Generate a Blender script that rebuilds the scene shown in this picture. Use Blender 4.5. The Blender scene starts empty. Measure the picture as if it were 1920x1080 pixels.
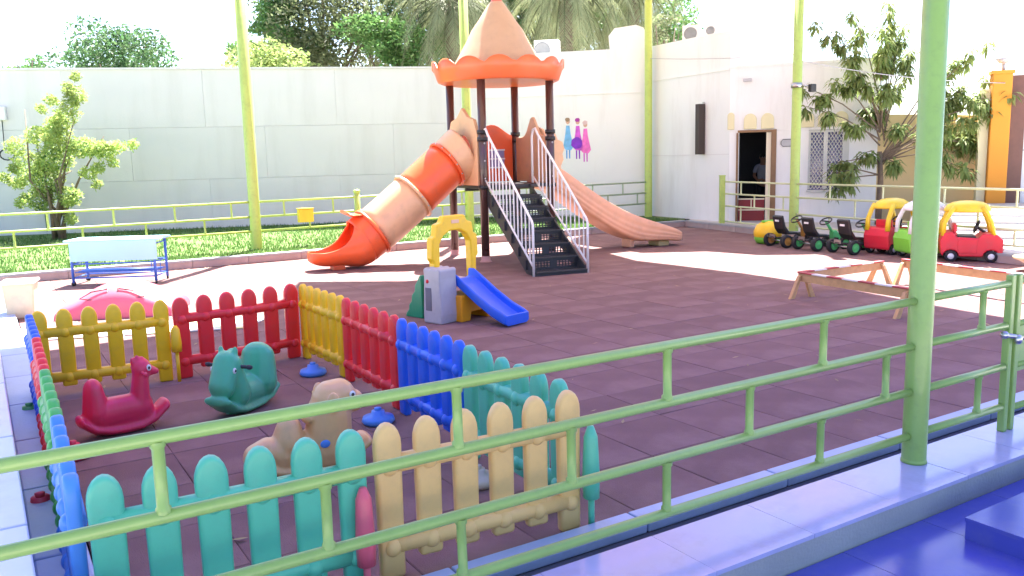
import bpy, bmesh, math, random
from math import sin, cos, pi, radians as R
from mathutils import Vector, Matrix
S = bpy.context.scene
C = S.collection
random.seed(7)

# ------------------------------------------------------------------ camera, sky, sun, exposure
cam = bpy.data.objects.new('camera', bpy.data.cameras.new('camera'))
C.objects.link(cam)
cam.data.sensor_width = 36.0
cam.data.lens = 36.0 * 1600 / 1920
cam.data.clip_start = 0.05
cam.data.clip_end = 2000
PITCH, ROLL, CZ = R(8.7), R(1.4), 1.8
fw = Vector((0, cos(PITCH), -sin(PITCH))); rt = Vector((1, 0, 0)); up = rt.cross(fw)
rt2 = rt * cos(ROLL) - up * sin(ROLL); up2 = rt2.cross(fw)
M = Matrix((rt2, up2, -fw)).transposed().to_4x4()
M.translation = Vector((0, 0, CZ))
cam.matrix_world = M
S.camera = cam

SUN_EL, SUN_AZ = R(60), math.atan2(0.12, 0.99)      # the sun stands behind the scene, azimuth measured from +Y towards +X
w = bpy.data.worlds.new('World'); S.world = w; w.use_nodes = True
nt = w.node_tree; nt.nodes.clear()
sky = nt.nodes.new('ShaderNodeTexSky'); sky.sky_type = 'NISHITA'; sky.sun_disc = False
sky.sun_elevation = SUN_EL; sky.sun_rotation = SUN_AZ
sky.air_density = 0.8; sky.dust_density = 1.6; sky.ozone_density = 2.0
bg = nt.nodes.new('ShaderNodeBackground'); bg.inputs[1].default_value = 0.075
wo = nt.nodes.new('ShaderNodeOutputWorld')
nt.links.new(sky.outputs[0], bg.inputs[0]); nt.links.new(bg.outputs[0], wo.inputs[0])

sl = bpy.data.lights.new('sun', 'SUN'); sl.energy = 5.0; sl.angle = R(0.55); sl.color = (1, .95, .88)
sun = bpy.data.objects.new('sun', sl); C.objects.link(sun)
sd = Vector((sin(SUN_AZ) * cos(SUN_EL), cos(SUN_AZ) * cos(SUN_EL), sin(SUN_EL)))
sun.rotation_euler = sd.to_track_quat('Z', 'Y').to_euler()
sun.location = sd * 60
S.view_settings.view_transform = 'Standard'; S.view_settings.look = 'None'
S.view_settings.gamma = 1; S.view_settings.use_curve_mapping = False
S.view_settings.exposure = 2.72
S.render.engine = 'CYCLES'
S.cycles.max_bounces = 7; S.cycles.diffuse_bounces = 4; S.cycles.transparent_max_bounces = 8
S.cycles.use_denoising = True

# ------------------------------------------------------------------ materials
MATS = {}
def mat(name, col, rough=.5, var=.12, scale=6, bump=0, bscale=60, metal=0, rnd=0, spec=.5, coat=0, transl=None, dirt=None, hue=0):
    if name in MATS: return MATS[name]
    m = bpy.data.materials.new(name); m.use_nodes = True; MATS[name] = m
    t = m.node_tree; N = t.nodes; L = t.links
    b = N['Principled BSDF']
    b.inputs['Roughness'].default_value = rough; b.inputs['Metallic'].default_value = metal
    b.inputs['Specular IOR Level'].default_value = spec; b.inputs['Coat Weight'].default_value = coat
    tc = N.new('ShaderNodeTexCoord')
    nz = N.new('ShaderNodeTexNoise'); nz.inputs['Scale'].default_value = scale; nz.inputs['Detail'].default_value = 6
    L.new(tc.outputs['Object'], nz.inputs['Vector'])
    mr = N.new('ShaderNodeMapRange'); mr.inputs['From Min'].default_value = .25; mr.inputs['From Max'].default_value = .75
    mr.inputs['To Min'].default_value = 1 - var; mr.inputs['To Max'].default_value = 1 + var
    L.new(nz.outputs['Fac'], mr.inputs['Value'])
    hs = N.new('ShaderNodeHueSaturation'); hs.inputs['Color'].default_value = (*col, 1)
    L.new(mr.outputs[0], hs.inputs['Value'])
    out = hs.outputs[0]
    if rnd:
        oi = N.new('ShaderNodeObjectInfo'); m2 = N.new('ShaderNodeMapRange')
        m2.inputs['To Min'].default_value = 1 - rnd; m2.inputs['To Max'].default_value = 1 + rnd
        L.new(oi.outputs['Random'], m2.inputs['Value'])
        mm = N.new('ShaderNodeMath'); mm.operation = 'MULTIPLY'
        L.new(mr.outputs[0], mm.inputs[0]); L.new(m2.outputs[0], mm.inputs[1]); L.new(mm.outputs[0], hs.inputs['Value'])
    if hue:
        vc = N.new('ShaderNodeTexWhiteNoise'); gi = N.new('ShaderNodeNewGeometry')
        L.new(gi.outputs['Random Per Island'], vc.inputs['Vector'])
        m3 = N.new('ShaderNodeMapRange'); m3.inputs['To Min'].default_value = .5 - hue; m3.inputs['To Max'].default_value = .5 + hue
        L.new(gi.outputs['Random Per Island'], m3.inputs['Value']); L.new(m3.outputs[0], hs.inputs['Hue'])
    if dirt:
        n2 = N.new('ShaderNodeTexNoise'); n2.inputs['Scale'].default_value = dirt[1]; n2.inputs['Detail'].default_value = 8
        n2.inputs['Roughness'].default_value = .65
        mp = N.new('ShaderNodeMapping'); mp.inputs['Scale'].default_value = (1, 1, dirt[3] if len(dirt) > 3 else 1)
        L.new(tc.outputs['Object'], mp.inputs['Vector']); L.new(mp.outputs[0], n2.inputs['Vector'])
        cr = N.new('ShaderNodeMapRange'); cr.inputs['From Min'].default_value = .5; cr.inputs['From Max'].default_value = .72
        cr.inputs['To Max'].default_value = dirt[2]
        L.new(n2.outputs['Fac'], cr.inputs['Value'])
        mx = N.new('ShaderNodeMixRGB'); mx.inputs[2].default_value = (*dirt[0], 1)
        L.new(cr.outputs[0], mx.inputs[0]); L.new(out, mx.inputs[1]); out = mx.outputs[0]
    L.new(out, b.inputs['Base Color'])
    r2 = N.new('ShaderNodeMapRange'); r2.inputs['To Min'].default_value = max(0, rough - .08); r2.inputs['To Max'].default_value = min(1, rough + .08)
    L.new(nz.outputs['Fac'], r2.inputs['Value']); L.new(r2.outputs[0], b.inputs['Roughness'])
    if bump:
        n3 = N.new('ShaderNodeTexNoise'); n3.inputs['Scale'].default_value = bscale; n3.inputs['Detail'].default_value = 5
        L.new(tc.outputs['Object'], n3.inputs['Vector'])
        bp = N.new('ShaderNodeBump'); bp.inputs['Strength'].default_value = bump; bp.inputs['Distance'].default_value = .02
        L.new(n3.outputs['Fac'], bp.inputs['Height']); L.new(bp.outputs[0], b.inputs['Normal'])
    if transl:
        tr = N.new('ShaderNodeBsdfTranslucent'); L.new(out, tr.inputs[0])
        if transl is not True and not isinstance(transl, float): tr.inputs[0].default_value = (*transl[1], 1); t.links.remove(tr.inputs[0].links[0])
        k = transl if isinstance(transl, float) else (transl[0] if transl is not True else .4)
        ms = N.new('ShaderNodeMixShader'); ms.inputs[0].default_value = k
        L.new(b.outputs[0], ms.inputs[1]); L.new(tr.outputs[0], ms.inputs[2]); L.new(ms.outputs[0], N['Material Output'].inputs[0])
    return m

def plastic(name, col, rough=.33): return mat(name, col, rough=rough, var=.05, scale=5, bump=.04, bscale=90, spec=.5, dirt=(tuple(c * .5 + .07 for c in col), 7, .32))
rubber = mat('rubber_tile', (.215, .128, .122), .92, .16, 2.2, .35, 160, rnd=.07, spec=.2, dirt=((.30, .21, .195), 1.1, .6))
green_paint = mat('green_paint', (.23, .38, .095), .38, .08, 4, .08, 70, coat=.25, dirt=((.13, .18, .08), 20, .22))
lime_paint = mat('lime_paint', (.42, .55, .12), .42, .08, 4, .1, 60, coat=.15, dirt=((.26, .30, .10), 18, .4))
white_wall = mat('white_render', (.80, .80, .79), .85, .03, .7, .12, 40, spec=.3, dirt=((.62, .60, .57), 1.8, .5, .16))
panel_wall = mat('grey_panel', (.72, .70, .70), .8, .05, .6, .1, 30, spec=.3, rnd=.02, dirt=((.60, .58, .56), 1.6, .5, .14))
beige_wall = mat('beige_render', (.66, .50, .27), .85, .05, 1, .12, 40, spec=.3)
cream_wall = mat('cream_render', (.72, .66, .42), .85, .05, 1, .12, 40, spec=.3)
orange_wall = mat('orange_render', (.72, .30, .045), .8, .05, 1, .12, 40, spec=.3)
kerb_pink = mat('pink_kerb', (.42, .33, .31), .8, .1, 3, .2, 60, dirt=((.3, .25, .24), 4, .4))
kerb_grey = mat('grey_kerb_cap', (.33, .34, .35), .7, .1, 3, .2, 60)
lavtile = mat('lavender_glazed_tile', (.42, .42, .68), .17, .08, 1.5, .02, 30, rnd=.05, spec=.6, dirt=((.34, .32, .46), 3.2, .55))
bluetile = mat('blue_glazed_tile', (.075, .085, .42), .2, .1, 1.2, .02, 30, rnd=.07, spec=.5, dirt=((.14, .14, .36), 3.0, .6))
coping = mat('pale_blue_coping', (.36, .46, .66), .45, .08, 3, .1, 40, rnd=.05, dirt=((.24, .30, .42), 5, .4))
M_red = plastic('red_plastic', (.86, .035, .04)); M_yel = plastic('yellow_plastic', (.98, .60, .015)); M_blu = plastic('blue_plastic', (.018, .13, .74))
M_grn = plastic('teal_green_plastic', (.10, .52, .34)); M_pch = plastic('peach_plastic', (.80, .52, .20)); M_lg = plastic('leaf_green_plastic', (.10, .48, .11))
M_lb = plastic('light_blue_plastic', (.08, .28, .78))
M_mag = plastic('magenta_plastic', (.70, .035, .095)); M_hgrn = plastic('jade_plastic', (.09, .48, .25)); M_tan = plastic('tan_plastic', (.76, .46, .25))
M_org = plastic('orange_plastic', (.85, .13, .035)); M_gry = plastic('grey_plastic', (.45, .44, .46)); M_slide = plastic('salmon_plastic', (.78, .42, .25))
M_dorg = plastic('amber_plastic', (.88, .36, .01)); M_pink = plastic('rose_plastic', (.75, .12, .18)); M_tip = plastic('roof_tip_red', (.55, .10, .09))
M_roof = plastic('roof_tan', (.42, .30, .20), .5); M_white = plastic('white_plastic', (.8, .8, .79)); M_apple = plastic('apple_green_plastic', (.22, .65, .06))
M_blk = mat('black_plastic', (.02, .02, .022), .4, .1, 6, .05, 60); M_rub = mat('tyre_rubber', (.022, .022, .024), .8, .1, 8, .2, 80)
M_brn = mat('brown_post_paint', (.075, .035, .028), .3, .1, 6, .04, 50, coat=.4)
M_stair = mat('charcoal_stair', (.035, .038, .042), .5, .12, 8, .1, 80)
M_wm = mat('white_metal', (.82, .81, .78), .35, .04, 6)
M_bm = mat('blue_metal', (.06, .16, .60), .4, .08, 6)
M_mint = mat('pale_mint_sheet', (.38, .68, .78), .45, .04, 3)
M_wood = mat('pale_wood', (.58, .34, .15), .6, .14, 14, .15, 40)
M_stripe = mat('red_paint_on_wood', (.42, .035, .05), .5, .1, 8); M_wst = mat('white_paint_on_wood', (.78, .74, .68), .5, .06, 8)
M_steel = mat('steel', (.5, .5, .5), .3, .05, 8, metal=1)
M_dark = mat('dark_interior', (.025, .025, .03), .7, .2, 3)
M_dred = mat('dark_red_panel', (.20, .012, .018), .45, .1, 5); M_frame = mat('brown_door_frame', (.22, .12, .055), .5, .15, 8); M_cream = mat('cream_paint', (.74, .66, .50), .5, .04, 6)
M_alum = mat('painted_window_metal', (.58, .58, .55), .45, .06, 6)
M_glass = mat('window_glass_dark_blue', (.08, .07, .22), .08, .05, 4, spec=.8)
M_bark = mat('bark', (.17, .125, .09), .9, .25, 12, .5, 40)
M_grass = mat('lawn_blades', (.10, .19, .05), .8, .3, 8, transl=.35, hue=.03)
M_lawn = mat('lawn_soil', (.10, .17, .035), .95, .3, 3, .4, 60)
M_sand = mat('pale_ground', (.50, .46, .42), .9, .1, 1.5, .2, 40)
M_pave = mat('pale_paving', (.55, .52, .48), .8, .08, 2, .1, 30, rnd=.05)
M_sail = mat('cream_shade_cloth', (.62, .55, .50), .9, .04, 3, transl=(.48, (.74, .60, .54)))
M_sail_tint = mat('blue_tinting_cloth', (.30, .28, .66), .9, .04, 3, transl=(.5, (.40, .36, .85)))  # invented blue for the unseen near sail, turns the shade below it violet

# ------------------------------------------------------------------ mesh helpers
def rot(z): return Matrix.Rotation(z, 4, 'Z')
def bx(bm, c, s, rz=0, M=None):
    r = bmesh.ops.create_cube(bm, size=1)
    T = Matrix.Translation(c) @ rot(rz) @ Matrix.Diagonal((*s, 1))
    if M is not None: T = M @ T
    bmesh.ops.transform(bm, matrix=T, verts=r['verts']); return bm
def tube(bm, pts, r, n=8, caps=True, flat=1.0):
    P = [Vector(p) for p in pts]; rings = []
    rr = r if isinstance(r, (list, tuple)) else [r] * len(P)
    up_ = Vector((0, 0, 1)); a = None
    for i, p in enumerate(P):
        d = (P[min(i + 1, len(P) - 1)] - P[max(i - 1, 0)]).normalized()
        if a is None:
            a = d.cross(up_)
            if a.length < 1e-3: a = d.cross(Vector((1, 0, 0)))
        else: a = a - d * a.dot(d)
        a.normalize(); b = d.cross(a).normalized()
        rings.append([bm.verts.new(p + (a * cos(2 * pi * k / n) + b * sin(2 * pi * k / n) * flat) * rr[i]) for k in range(n)])
    for i in range(len(P) - 1):
        for k in range(n):
            f = bm.faces.new((rings[i][k], rings[i][(k + 1) % n], rings[i + 1][(k + 1) % n], rings[i + 1][k])); f.smooth = True
    if caps:
        bm.faces.new(rings[0][::-1]); bm.faces.new(rings[-1])
    return bm
def lathe(bm, prof, n=24, M=None, close=False):
    """prof: list of (r, z)"""
    rings = []
    for r, z in prof:
        if r < 1e-5: rings.append([bm.verts.new((0, 0, z))])
        else: rings.append([bm.verts.new((r * cos(2 * pi * k / n), r * sin(2 * pi * k / n), z)) for k in range(n)])
    for i in range(len(rings) - 1):
        A, B = rings[i], rings[i + 1]
        for k in range(n):
            q = [A[k % len(A)], A[(k + 1) % len(A)], B[(k + 1) % len(B)], B[k % len(B)]]
            q = list(dict.fromkeys(q))
            if len(q) > 2:
                f = bm.faces.new(q); f.smooth = True
    if M is not None:
        bmesh.ops.transform(bm, matrix=M, verts=[v for r in rings for v in r])
    return bm
def ell(bm, c, s, M=None, seg=16):
    r = bmesh.ops.create_uvsphere(bm, u_segments=seg, v_segments=seg // 2 + 2, radius=1)
    T = Matrix.Translation(c) @ (M if M is not None else Matrix()) @ Matrix.Diagonal((*s, 1))
    bmesh.ops.transform(bm, matrix=T, verts=r['verts'])
    for v in r['verts']:
        for f in v.link_faces: f.smooth = True
    return bm
def prism(bm, poly, d0, d1, axis='y', M=None):
    """extrude a 2D outline; axis y: (x,z) outline extruded from y=d0 to d1; z: (x,y) outline; x: (y,z) outline"""
    def p3(a, b, d): return {'y': (a, d, b), 'z': (a, b, d), 'x': (d, a, b)}[axis]
    A = [bm.verts.new(p3(a, b, d0)) for a, b in poly]; B = [bm.verts.new(p3(a, b, d1)) for a, b in poly]
    n = len(poly); fs = []
    for k in range(n): fs.append(bm.faces.new((A[k], A[(k + 1) % n], B[(k + 1) % n], B[k])))
    fs.append(bm.faces.new(A[::-1])); fs.append(bm.faces.new(B))
    if M is not None: bmesh.ops.transform(bm, matrix=M, verts=A + B)
    bmesh.ops.recalc_face_normals(bm, faces=fs)
    return bm
def obj(name, bm, m, parent=None, bevel=0, seg=2, smooth=False, loc=None, rz=0, remesh=0, mods=()):
    me = bpy.data.meshes.new(name)
    if not isinstance(bm, bmesh.types.BMesh): me.from_pydata(*bm); me.update()
    else:
        if not remesh: bmesh.ops.recalc_face_normals(bm, faces=bm.faces)
        if smooth:
            for f in bm.faces: f.smooth = True
        bm.to_mesh(me); bm.free()
    me.materials.append(m)
    o = bpy.data.objects.new(name, me); C.objects.link(o)
    if parent: o.parent = parent
    if loc is not None: o.location = loc
    o.rotation_euler = (0, 0, rz)
    if bevel:
        b = o.modifiers.new('bevel', 'BEVEL'); b.width = bevel; b.segments = seg; b.limit_method = 'ANGLE'; b.angle_limit = R(35)
        b.harden_normals = False
    if remesh:
        r = o.modifiers.new('remesh', 'REMESH'); r.mode = 'VOXEL'; r.voxel_size = remesh; r.use_smooth_shade = True
        s = o.modifiers.new('smooth', 'SMOOTH'); s.factor = .6; s.iterations = 7
    return o
def N(): return bmesh.new()
def tag(o, label=None, cat=None, group=None, kind=None):
    if label: o['label'] = label
    if cat: o['category'] = cat
    if group: o['group'] = group
    if kind: o['kind'] = kind
    return o
def thing(name, label, cat, loc=(0, 0, 0), rz=0, group=None):
    o = bpy.data.objects.new(name, None); C.objects.link(o); o.location = loc; o.rotation_euler = (0, 0, rz)
    o.empty_display_size = .2
    return tag(o, label, cat, group)
def kids(o): return [c for c in bpy.data.objects if c.parent == o]
def dup(root, loc, rz, label, **rep):
    """copy of a thing with copies of its parts; rep: material swaps"""
    mats = rep.get('mats', {})
    def cp(o, par):
        c = o.copy(); C.objects.link(c); c.parent = par
        if o.data and mats and o.data.materials and o.data.materials[0].name in mats:
            key = (o.data.name, mats[o.data.materials[0].name].name)
            if key not in swapped:
                d = o.data.copy(); d.materials[0] = mats[o.data.materials[0].name]; swapped[key] = d
            c.data = swapped[key]
        for ch in kids(o): cp(ch, c)
        return c
    r = cp(root, None); r.location = loc; r.rotation_euler = (0, 0, rz); r['label'] = label
    return r
swapped = {}
def setting(name, bm, m, **k): return tag(obj(name, bm, m, **k), kind='structure')

U = Vector((.849, .529, 0)).normalized(); V = Vector((-U.y, U.x, 0)); TH = math.atan2(U.y, U.x)
def ab(a, b, z=0): return U * a + V * b + Vector((0, 0, z))

# ------------------------------------------------------------------ ground, floor, kerbs, lawn
bm = N(); bx(bm, (0, 40, -.36), (400, 400, .5)); setting('ground', bm, M_sand)
TILE = .6
floor = setting('play_floor', N() if False else bx(N(), (6.9, 9.05, -.06), (15.2, 13.6, .06)), mat('floor_bed', (.04, .03, .033), .95), rz=TH)
tiles = []
def inside(a, b):
    amax = 14.9 - (15.7 - b) * .19
    return .33 < a < amax and 3.15 < b < 15.75
na = 0
for i in range(25):
    for j in range(21):
        a0, b0 = .3 + i * TILE, 3.15 + j * TILE
        if a0 > 14.6: continue
        c = ab(a0 + TILE / 2, b0 + TILE / 2)
        if c.y < 1: continue
        tiles.append((c.length, a0, b0))
tiles.sort()
tm = bpy.data.meshes.new('tile'); b_ = N()
h = TILE / 2 - .0014; g_ = .0045
vs = [(-h, -h, -.03), (h, -h, -.03), (h, h, -.03), (-h, h, -.03), (-h, -h, -g_), (h, -h, -g_), (h, h, -g_), (-h, h, -g_),
      (-h + g_, -h + g_, 0), (h - g_, -h + g_, 0), (h - g_, h - g_, 0), (-h + g_, h - g_, 0)]
fs = [(0, 1, 5, 4), (1, 2, 6, 5), (2, 3, 7, 6), (3, 0, 4, 7), (4, 5, 9, 8), (5, 6, 10, 9), (6, 7, 11, 10), (7, 4, 8, 11), (8, 9, 10, 11)]
tm.from_pydata(vs, [], fs); tm.materials.append(rubber)
rest = N()
for k, (d, a0, b0) in enumerate(tiles):
    lx, ly = a0 + TILE / 2 , b0 + TILE / 2
    tz = random.uniform(0, .003); tx = random.gauss(0, .0025); ty = random.gauss(0, .0025); rzz = random.gauss(0, .004)
    if k < 298:
        o = bpy.data.objects.new('tile', tm); C.objects.link(o); o.parent = floor
        o.location = (lx, ly, tz); o.rotation_euler = (tx, ty, rzz)
    else:
        T = Matrix.Translation((lx, ly, tz)) @ Matrix.Rotation(tx, 4, 'X') @ Matrix.Rotation(ty, 4, 'Y') @ rot(rzz)
        v = [rest.verts.new(T @ Vector(q)) for q in vs]
        for f in fs: rest.faces.new([v[q] for q in f])
tag(obj('tile', rest, rubber, floor), kind='stuff')

# near ledge of glazed tiles carrying the railing; lower floor in front of it
def slabs(name, a0, a1, b0, b1, z, th, da, db, m, bed=None, gap=.003, bv=.002, skip=None):
    base = setting(name, bx(N(), ((a0 + a1) / 2, (b0 + b1) / 2, z - th / 2 - .012), (a1 - a0 - .01, b1 - b0 - .01, th)), bed or kerb_grey, rz=TH)
    me = bpy.data.meshes.new('tile'); q = N(); bx(q, (0, 0, -.01), (da - gap, db - gap, .02)); q.to_mesh(me); q.free(); me.materials.append(m)
    a = a0
    while a < a1 - da * .5:
        b = b0
        while b < b1 - db * .5:
            o = bpy.data.objects.new('tile', me); C.objects.link(o); o.parent = base
            o.location = (a + da / 2, b + db / 2, z + random.uniform(-.0006, .0006)); o.rotation_euler = (random.gauss(0, .0012), random.gauss(0, .0012), 0)
            b += db
        a += da
    return base
slabs('ledge', -1.2, 8.4, 2.33, 2.73, .12, .14, .6, .4, lavtile, kerb_grey)
setting('lower_floor', bx(N(), (3.5, .8, -.07), (9, 2.9, .05)), kerb_grey, rz=TH)
slabs('tiled_walk', -1.0, 8.0, .53, 2.33, -.02, .05, .6, .6, bluetile)
slabs('tiled_step', 3.77, 6.17, .9, 2.1, .085, .10, .6, .6, bluetile, bluetile)
cp = setting('coping', bx(N(), (4.2, 2.93, -.03), (9.6, .42, .03)), mat('gutter_dark', (.07, .075, .10), .8), rz=TH)
for k in range(9):
    obj('coping_stone', bx(N(), (0, 0, 0), (.99, .16, .05)), coping, cp, bevel=.008, loc=(.1 + k * 1.0, 3.06, .012))

# left: coping edge and the low white wall beside the play floor
lc = setting('side_coping', bx(N(), (.17, 9.4, -.02), (.24, 12.4, .05)), kerb_grey, rz=TH)
for k in range(12):
    obj('coping_stone', bx(N(), (0, 0, 0), (.22, .99, .10)), coping, lc, bevel=.01, loc=(.17, 3.7 + k * 1.0, .02))
wl = tag(obj('low_wall', bx(N(), (-.62, 5.9, .16), (1.3, 6.9, .36)), mat('white_glossy_paint', (.74, .76, .84), .35, .06, 1.2, .05, 20, dirt=((.5, .52, .62), 2.5, .4)), rz=TH, bevel=.02),
         'low broad white wall running along the left edge of the play floor', 'wall')
for k in range(5):
    obj('cap_slab', bx(N(), (0, 0, 0), (1.34, 1.36, .04)), mat('white_glossy_paint', (.8, .8, .8)), wl, bevel=.008, loc=(-.62, 3.15 + k * 1.375, .36))

# kerbs (a real step), lawn, right yard
def kerb(name, P0, P1, z=.15, w_=.16, n=10):
    P0, P1 = Vector(P0), Vector(P1); d = P1 - P0; L_ = d.length; a = math.atan2(d.y, d.x)
    k = setting(name, bx(N(), (L_ / 2, 0, .05), (L_, w_ - .03, .16)), kerb_pink, loc=P0, rz=a)
    me = bpy.data.meshes.new('kerb_stone'); q = N(); bx(q, (0, 0, 0), (L_ / n - .012, w_, z - .035)); bx(q, (0, 0, z / 2 - .002), (L_ / n - .006, w_ + .02, .035)); q.to_mesh(me); q.free()
    me.materials.append(kerb_pink); me.materials.append(kerb_grey)
    for p in me.polygons:
        if p.center.z > z / 2 - .03: p.material_index = 1
    for i in range(n):
        o = bpy.data.objects.new('kerb_stone', me); C.objects.link(o); o.parent = k
        o.location = ((i + .5) * L_ / n, random.uniform(-.003, .003), z / 2 - .012)
    return k
kerb('back_kerb', ab(.2, 15.75), ab(14.9, 15.75), n=15)
KR0, KR1 = ab(14.95, 15.7), ab(12.75, 3.4)
kerb('right_kerb', KR0, KR1, n=12)
LZ = .13
bm = N(); prism(bm, [(-14, 15.86), (15.2, 15.86), (26, 27), (-8, 27)], -.1, LZ, 'z'); lawn = setting('lawn', bm, M_lawn, rz=TH)
bm = N(); prism(bm, [tuple((KR0 + V * .1)[:2]), tuple(KR0[:2]), tuple((KR1 + Vector((.09, 0, 0)))[:2]), (20, -1), (26, 6), (24, 26), (5.5, 26)], -.1, LZ, 'z')
setting('yard', bm, M_pave)
# grass
rg = random.Random(3); V_, F_ = [], []
for _ in range(42000):
    a = rg.uniform(-6, 15); b = 15.9 + rg.random() ** 1.5 * 8.5
    p = ab(a, b, LZ)
    if sin(p.x * 2.1 + 1.3 * sin(p.y * 1.7)) * sin(p.y * 1.9 + p.x * .8) > rg.uniform(.35, 1.1): continue
    if p.y > 22.0 + .2 * (p.x + 12.5): continue
    hgt = rg.uniform(.03, .09); th = rg.uniform(0, pi); wd = .012; dx, dy = cos(th) * wd, sin(th) * wd
    lx, ly = rg.gauss(0, .02), rg.gauss(0, .02); n = len(V_)
    V_ += [(p.x - dx, p.y - dy, LZ - .005), (p.x + dx, p.y + dy, LZ - .005), (p.x + lx, p.y + ly, LZ + hgt)]; F_.append((n, n + 1, n + 2))
tag(obj('grass', (V_, [], F_), M_grass), 'short bright green grass between the kerb and the grey boundary wall', 'grass', kind='stuff')

rl = random.Random(21); V_, F_ = [], []
for _ in range(420):
    a = rl.uniform(.6, 14); b = 3.3 + rl.random() * 12.2
    if rl.random() < .5: b = 15.55 - abs(rl.gauss(0, .35))
    p = ab(a, b, .012); th = rl.uniform(0, pi); l_ = rl.uniform(.015, .045); w2 = l_ * .3; d1 = Vector((cos(th), sin(th), 0)); d2 = Vector((-sin(th), cos(th), 0)); n = len(V_)
    V_ += [tuple(p - d1 * l_), tuple(p - d2 * w2 + Vector((0, 0, .004))), tuple(p + d1 * l_ + Vector((0, 0, .008))), tuple(p + d2 * w2 + Vector((0, 0, .003)))]; F_.append((n, n + 1, n + 2, n + 3))
tag(obj('leaf_litter', (V_, [], F_), mat('dry_leaf', (.34, .24, .13), .8, .4, 9, hue=.04)), 'small dry leaves scattered over the maroon play floor', 'leaves', kind='stuff')

# ------------------------------------------------------------------ boundary wall of panels
BW0 = Vector((-17.0, 21.15, 0)); BW1 = Vector((3.2, 25.15, 0)); d = BW1 - BW0; BL = d.length; BA = math.atan2(d.y, d.x)
wall = tag(obj('boundary_wall', bx(N(), (BL / 2, .12, 2.08), (BL, .12, 4.1)), panel_wall, loc=BW0, rz=BA), 'long grey-white panelled boundary wall behind the lawn', 'wall')
rows = [(0, 1.36), (1.36, 2.72), (2.72, 4.2)]
for r_, (z0, z1) in enumerate(rows):
    x = -1.0 + (r_ % 2) * 1.5
    while x < BL:
        wd = 3.4
        x0, x1 = max(0, x), min(BL, x + wd)
        if x1 - x0 > .1:
            obj('wall_panel', bx(N(), (0, 0, 0), (x1 - x0 - .003, .08, z1 - z0 - .004)), panel_wall, wall, bevel=.003, seg=1, loc=((x0 + x1) / 2, .01 + random.uniform(-.0015, .0015), LZ * .5 + (z0 + z1) / 2))
        x += wd
obj('wall_cap', bx(N(), (BL / 2, .06, 4.29), (BL, .26, .05)), panel_wall, wall)
obj('dark_cable', tube(N(), [(5.1, -.05, .2), (5.08, -.05, 2.6)], .012), M_blk, wall)
# small fixture on the wall, far left: a ring shaped bracket and a white box
t = thing('wall_lamp', 'small white box lamp with black ring bracket, left end of the grey wall', 'lamp', (-12.72, 21.9, 2.9), BA)
obj('lamp_box', bx(N(), (0, 0, .3), (.22, .12, .34)), M_white, t, bevel=.02)
bm = N(); tube(bm, [(.05 + .17 * cos(a), -.05, -.72 + .14 * sin(a)) for a in [k * pi / 6 for k in range(13)]], .018, 6, False); obj('ring_bracket', bm, M_blk, t)
obj('arm', tube(N(), [(0, 0, .15), (0, -.04, -.62)], .012), M_blk, t)

# ------------------------------------------------------------------ white building, right of the boundary wall
K = Vector((3.85, 23.35, 0)); CC = Vector((5.25, 20.55, 0)); D2 = Vector((8.35, 19.55, 0)); A0 = Vector((-.8, 24.35, 0))
def wallseg(P0, P1, z0, z1, th, m, name='wall_slab', parent=None, side=1, bevel=0):
    d = P1 - P0; L_ = d.length; a = math.atan2(d.y, d.x)
    o = obj(name, bx(N(), (L_ / 2, side * th / 2, (z0 + z1) / 2), (L_, th, z1 - z0)), m, parent, loc=P0, rz=a, bevel=bevel)
    return o, L_, a
bld = thing('white_building', 'flat roofed white school building with a recessed dark doorway and scalloped arches', 'building', CC)
def bp(o):
    o.parent = bld; o.location = Vector(o.location) - CC; return o
o, L1, a1 = wallseg(A0, K, 0, 4.6, .3, white_wall); bp(o)
obj('parapet_hump', prism(N(), [(0, 4.6), (.15, 4.6), (.12, 4.95), (.28, 5.14), (.85, 5.2), (1.05, 5.12), (1.12, 4.95), (1.12, 4.6)], .02, .28), white_wall, bld, loc=A0 + (K - A0).normalized() * (L1 - 1.25) - CC, rz=a1)
o, L2, a2 = wallseg(K + (CC - K).normalized() * .003, CC, 0, 4.62, .3, white_wall); bp(o)
for P, L_, a, z in [(A0, L1, a1, 3.45), (K, L2, a2, 3.72)]:
    obj('string_course', bx(N(), (L_ / 2, -.012, z), (L_ - .02, .024, .03)), white_wall, bld, loc=P - CC, rz=a)
obj('wall_seam', bx(N(), (L2 / 2, -.006, 1.75), (L2 - .02, .012, .02)), panel_wall, bld, loc=K - CC, rz=a2)
# front wall with door and window openings built from slabs
d3 = (D2 - CC); L3 = d3.length; a3 = math.atan2(d3.y, d3.x)
FT = 3.75
F = bpy.data.objects.new('front_wall', None)
def fs_(name, x0, x1, z0, z1, m=white_wall, y=0, th=.3, bevel=0, parent=None):
    return obj(name, bx(N(), ((x0 + x1) / 2, y + th / 2, (z0 + z1) / 2), (x1 - x0, th, z1 - z0)), m, bld, loc=(0, 0, 0), rz=a3, bevel=bevel)
DX0, DX1, WX0, WX1 = .19, .97, 1.78, 2.66
fs_('front_wall', 0, DX0, 0, 2.26); fs_('front_wall', DX1, WX0, 0, 2.26); fs_('front_wall', WX1, L3, 0, 2.26); fs_('front_wall', 0, L3, 2.262, FT)
fs_('front_wall', WX0, WX1, 0, .88)
fs_('parapet_cap', -.02, L3 + .03, FT, FT + .06, white_wall, -.03, .36)
fs_('return_wall', L3 - .3, L3, 0, FT, white_wall, .3, 3.0)
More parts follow.
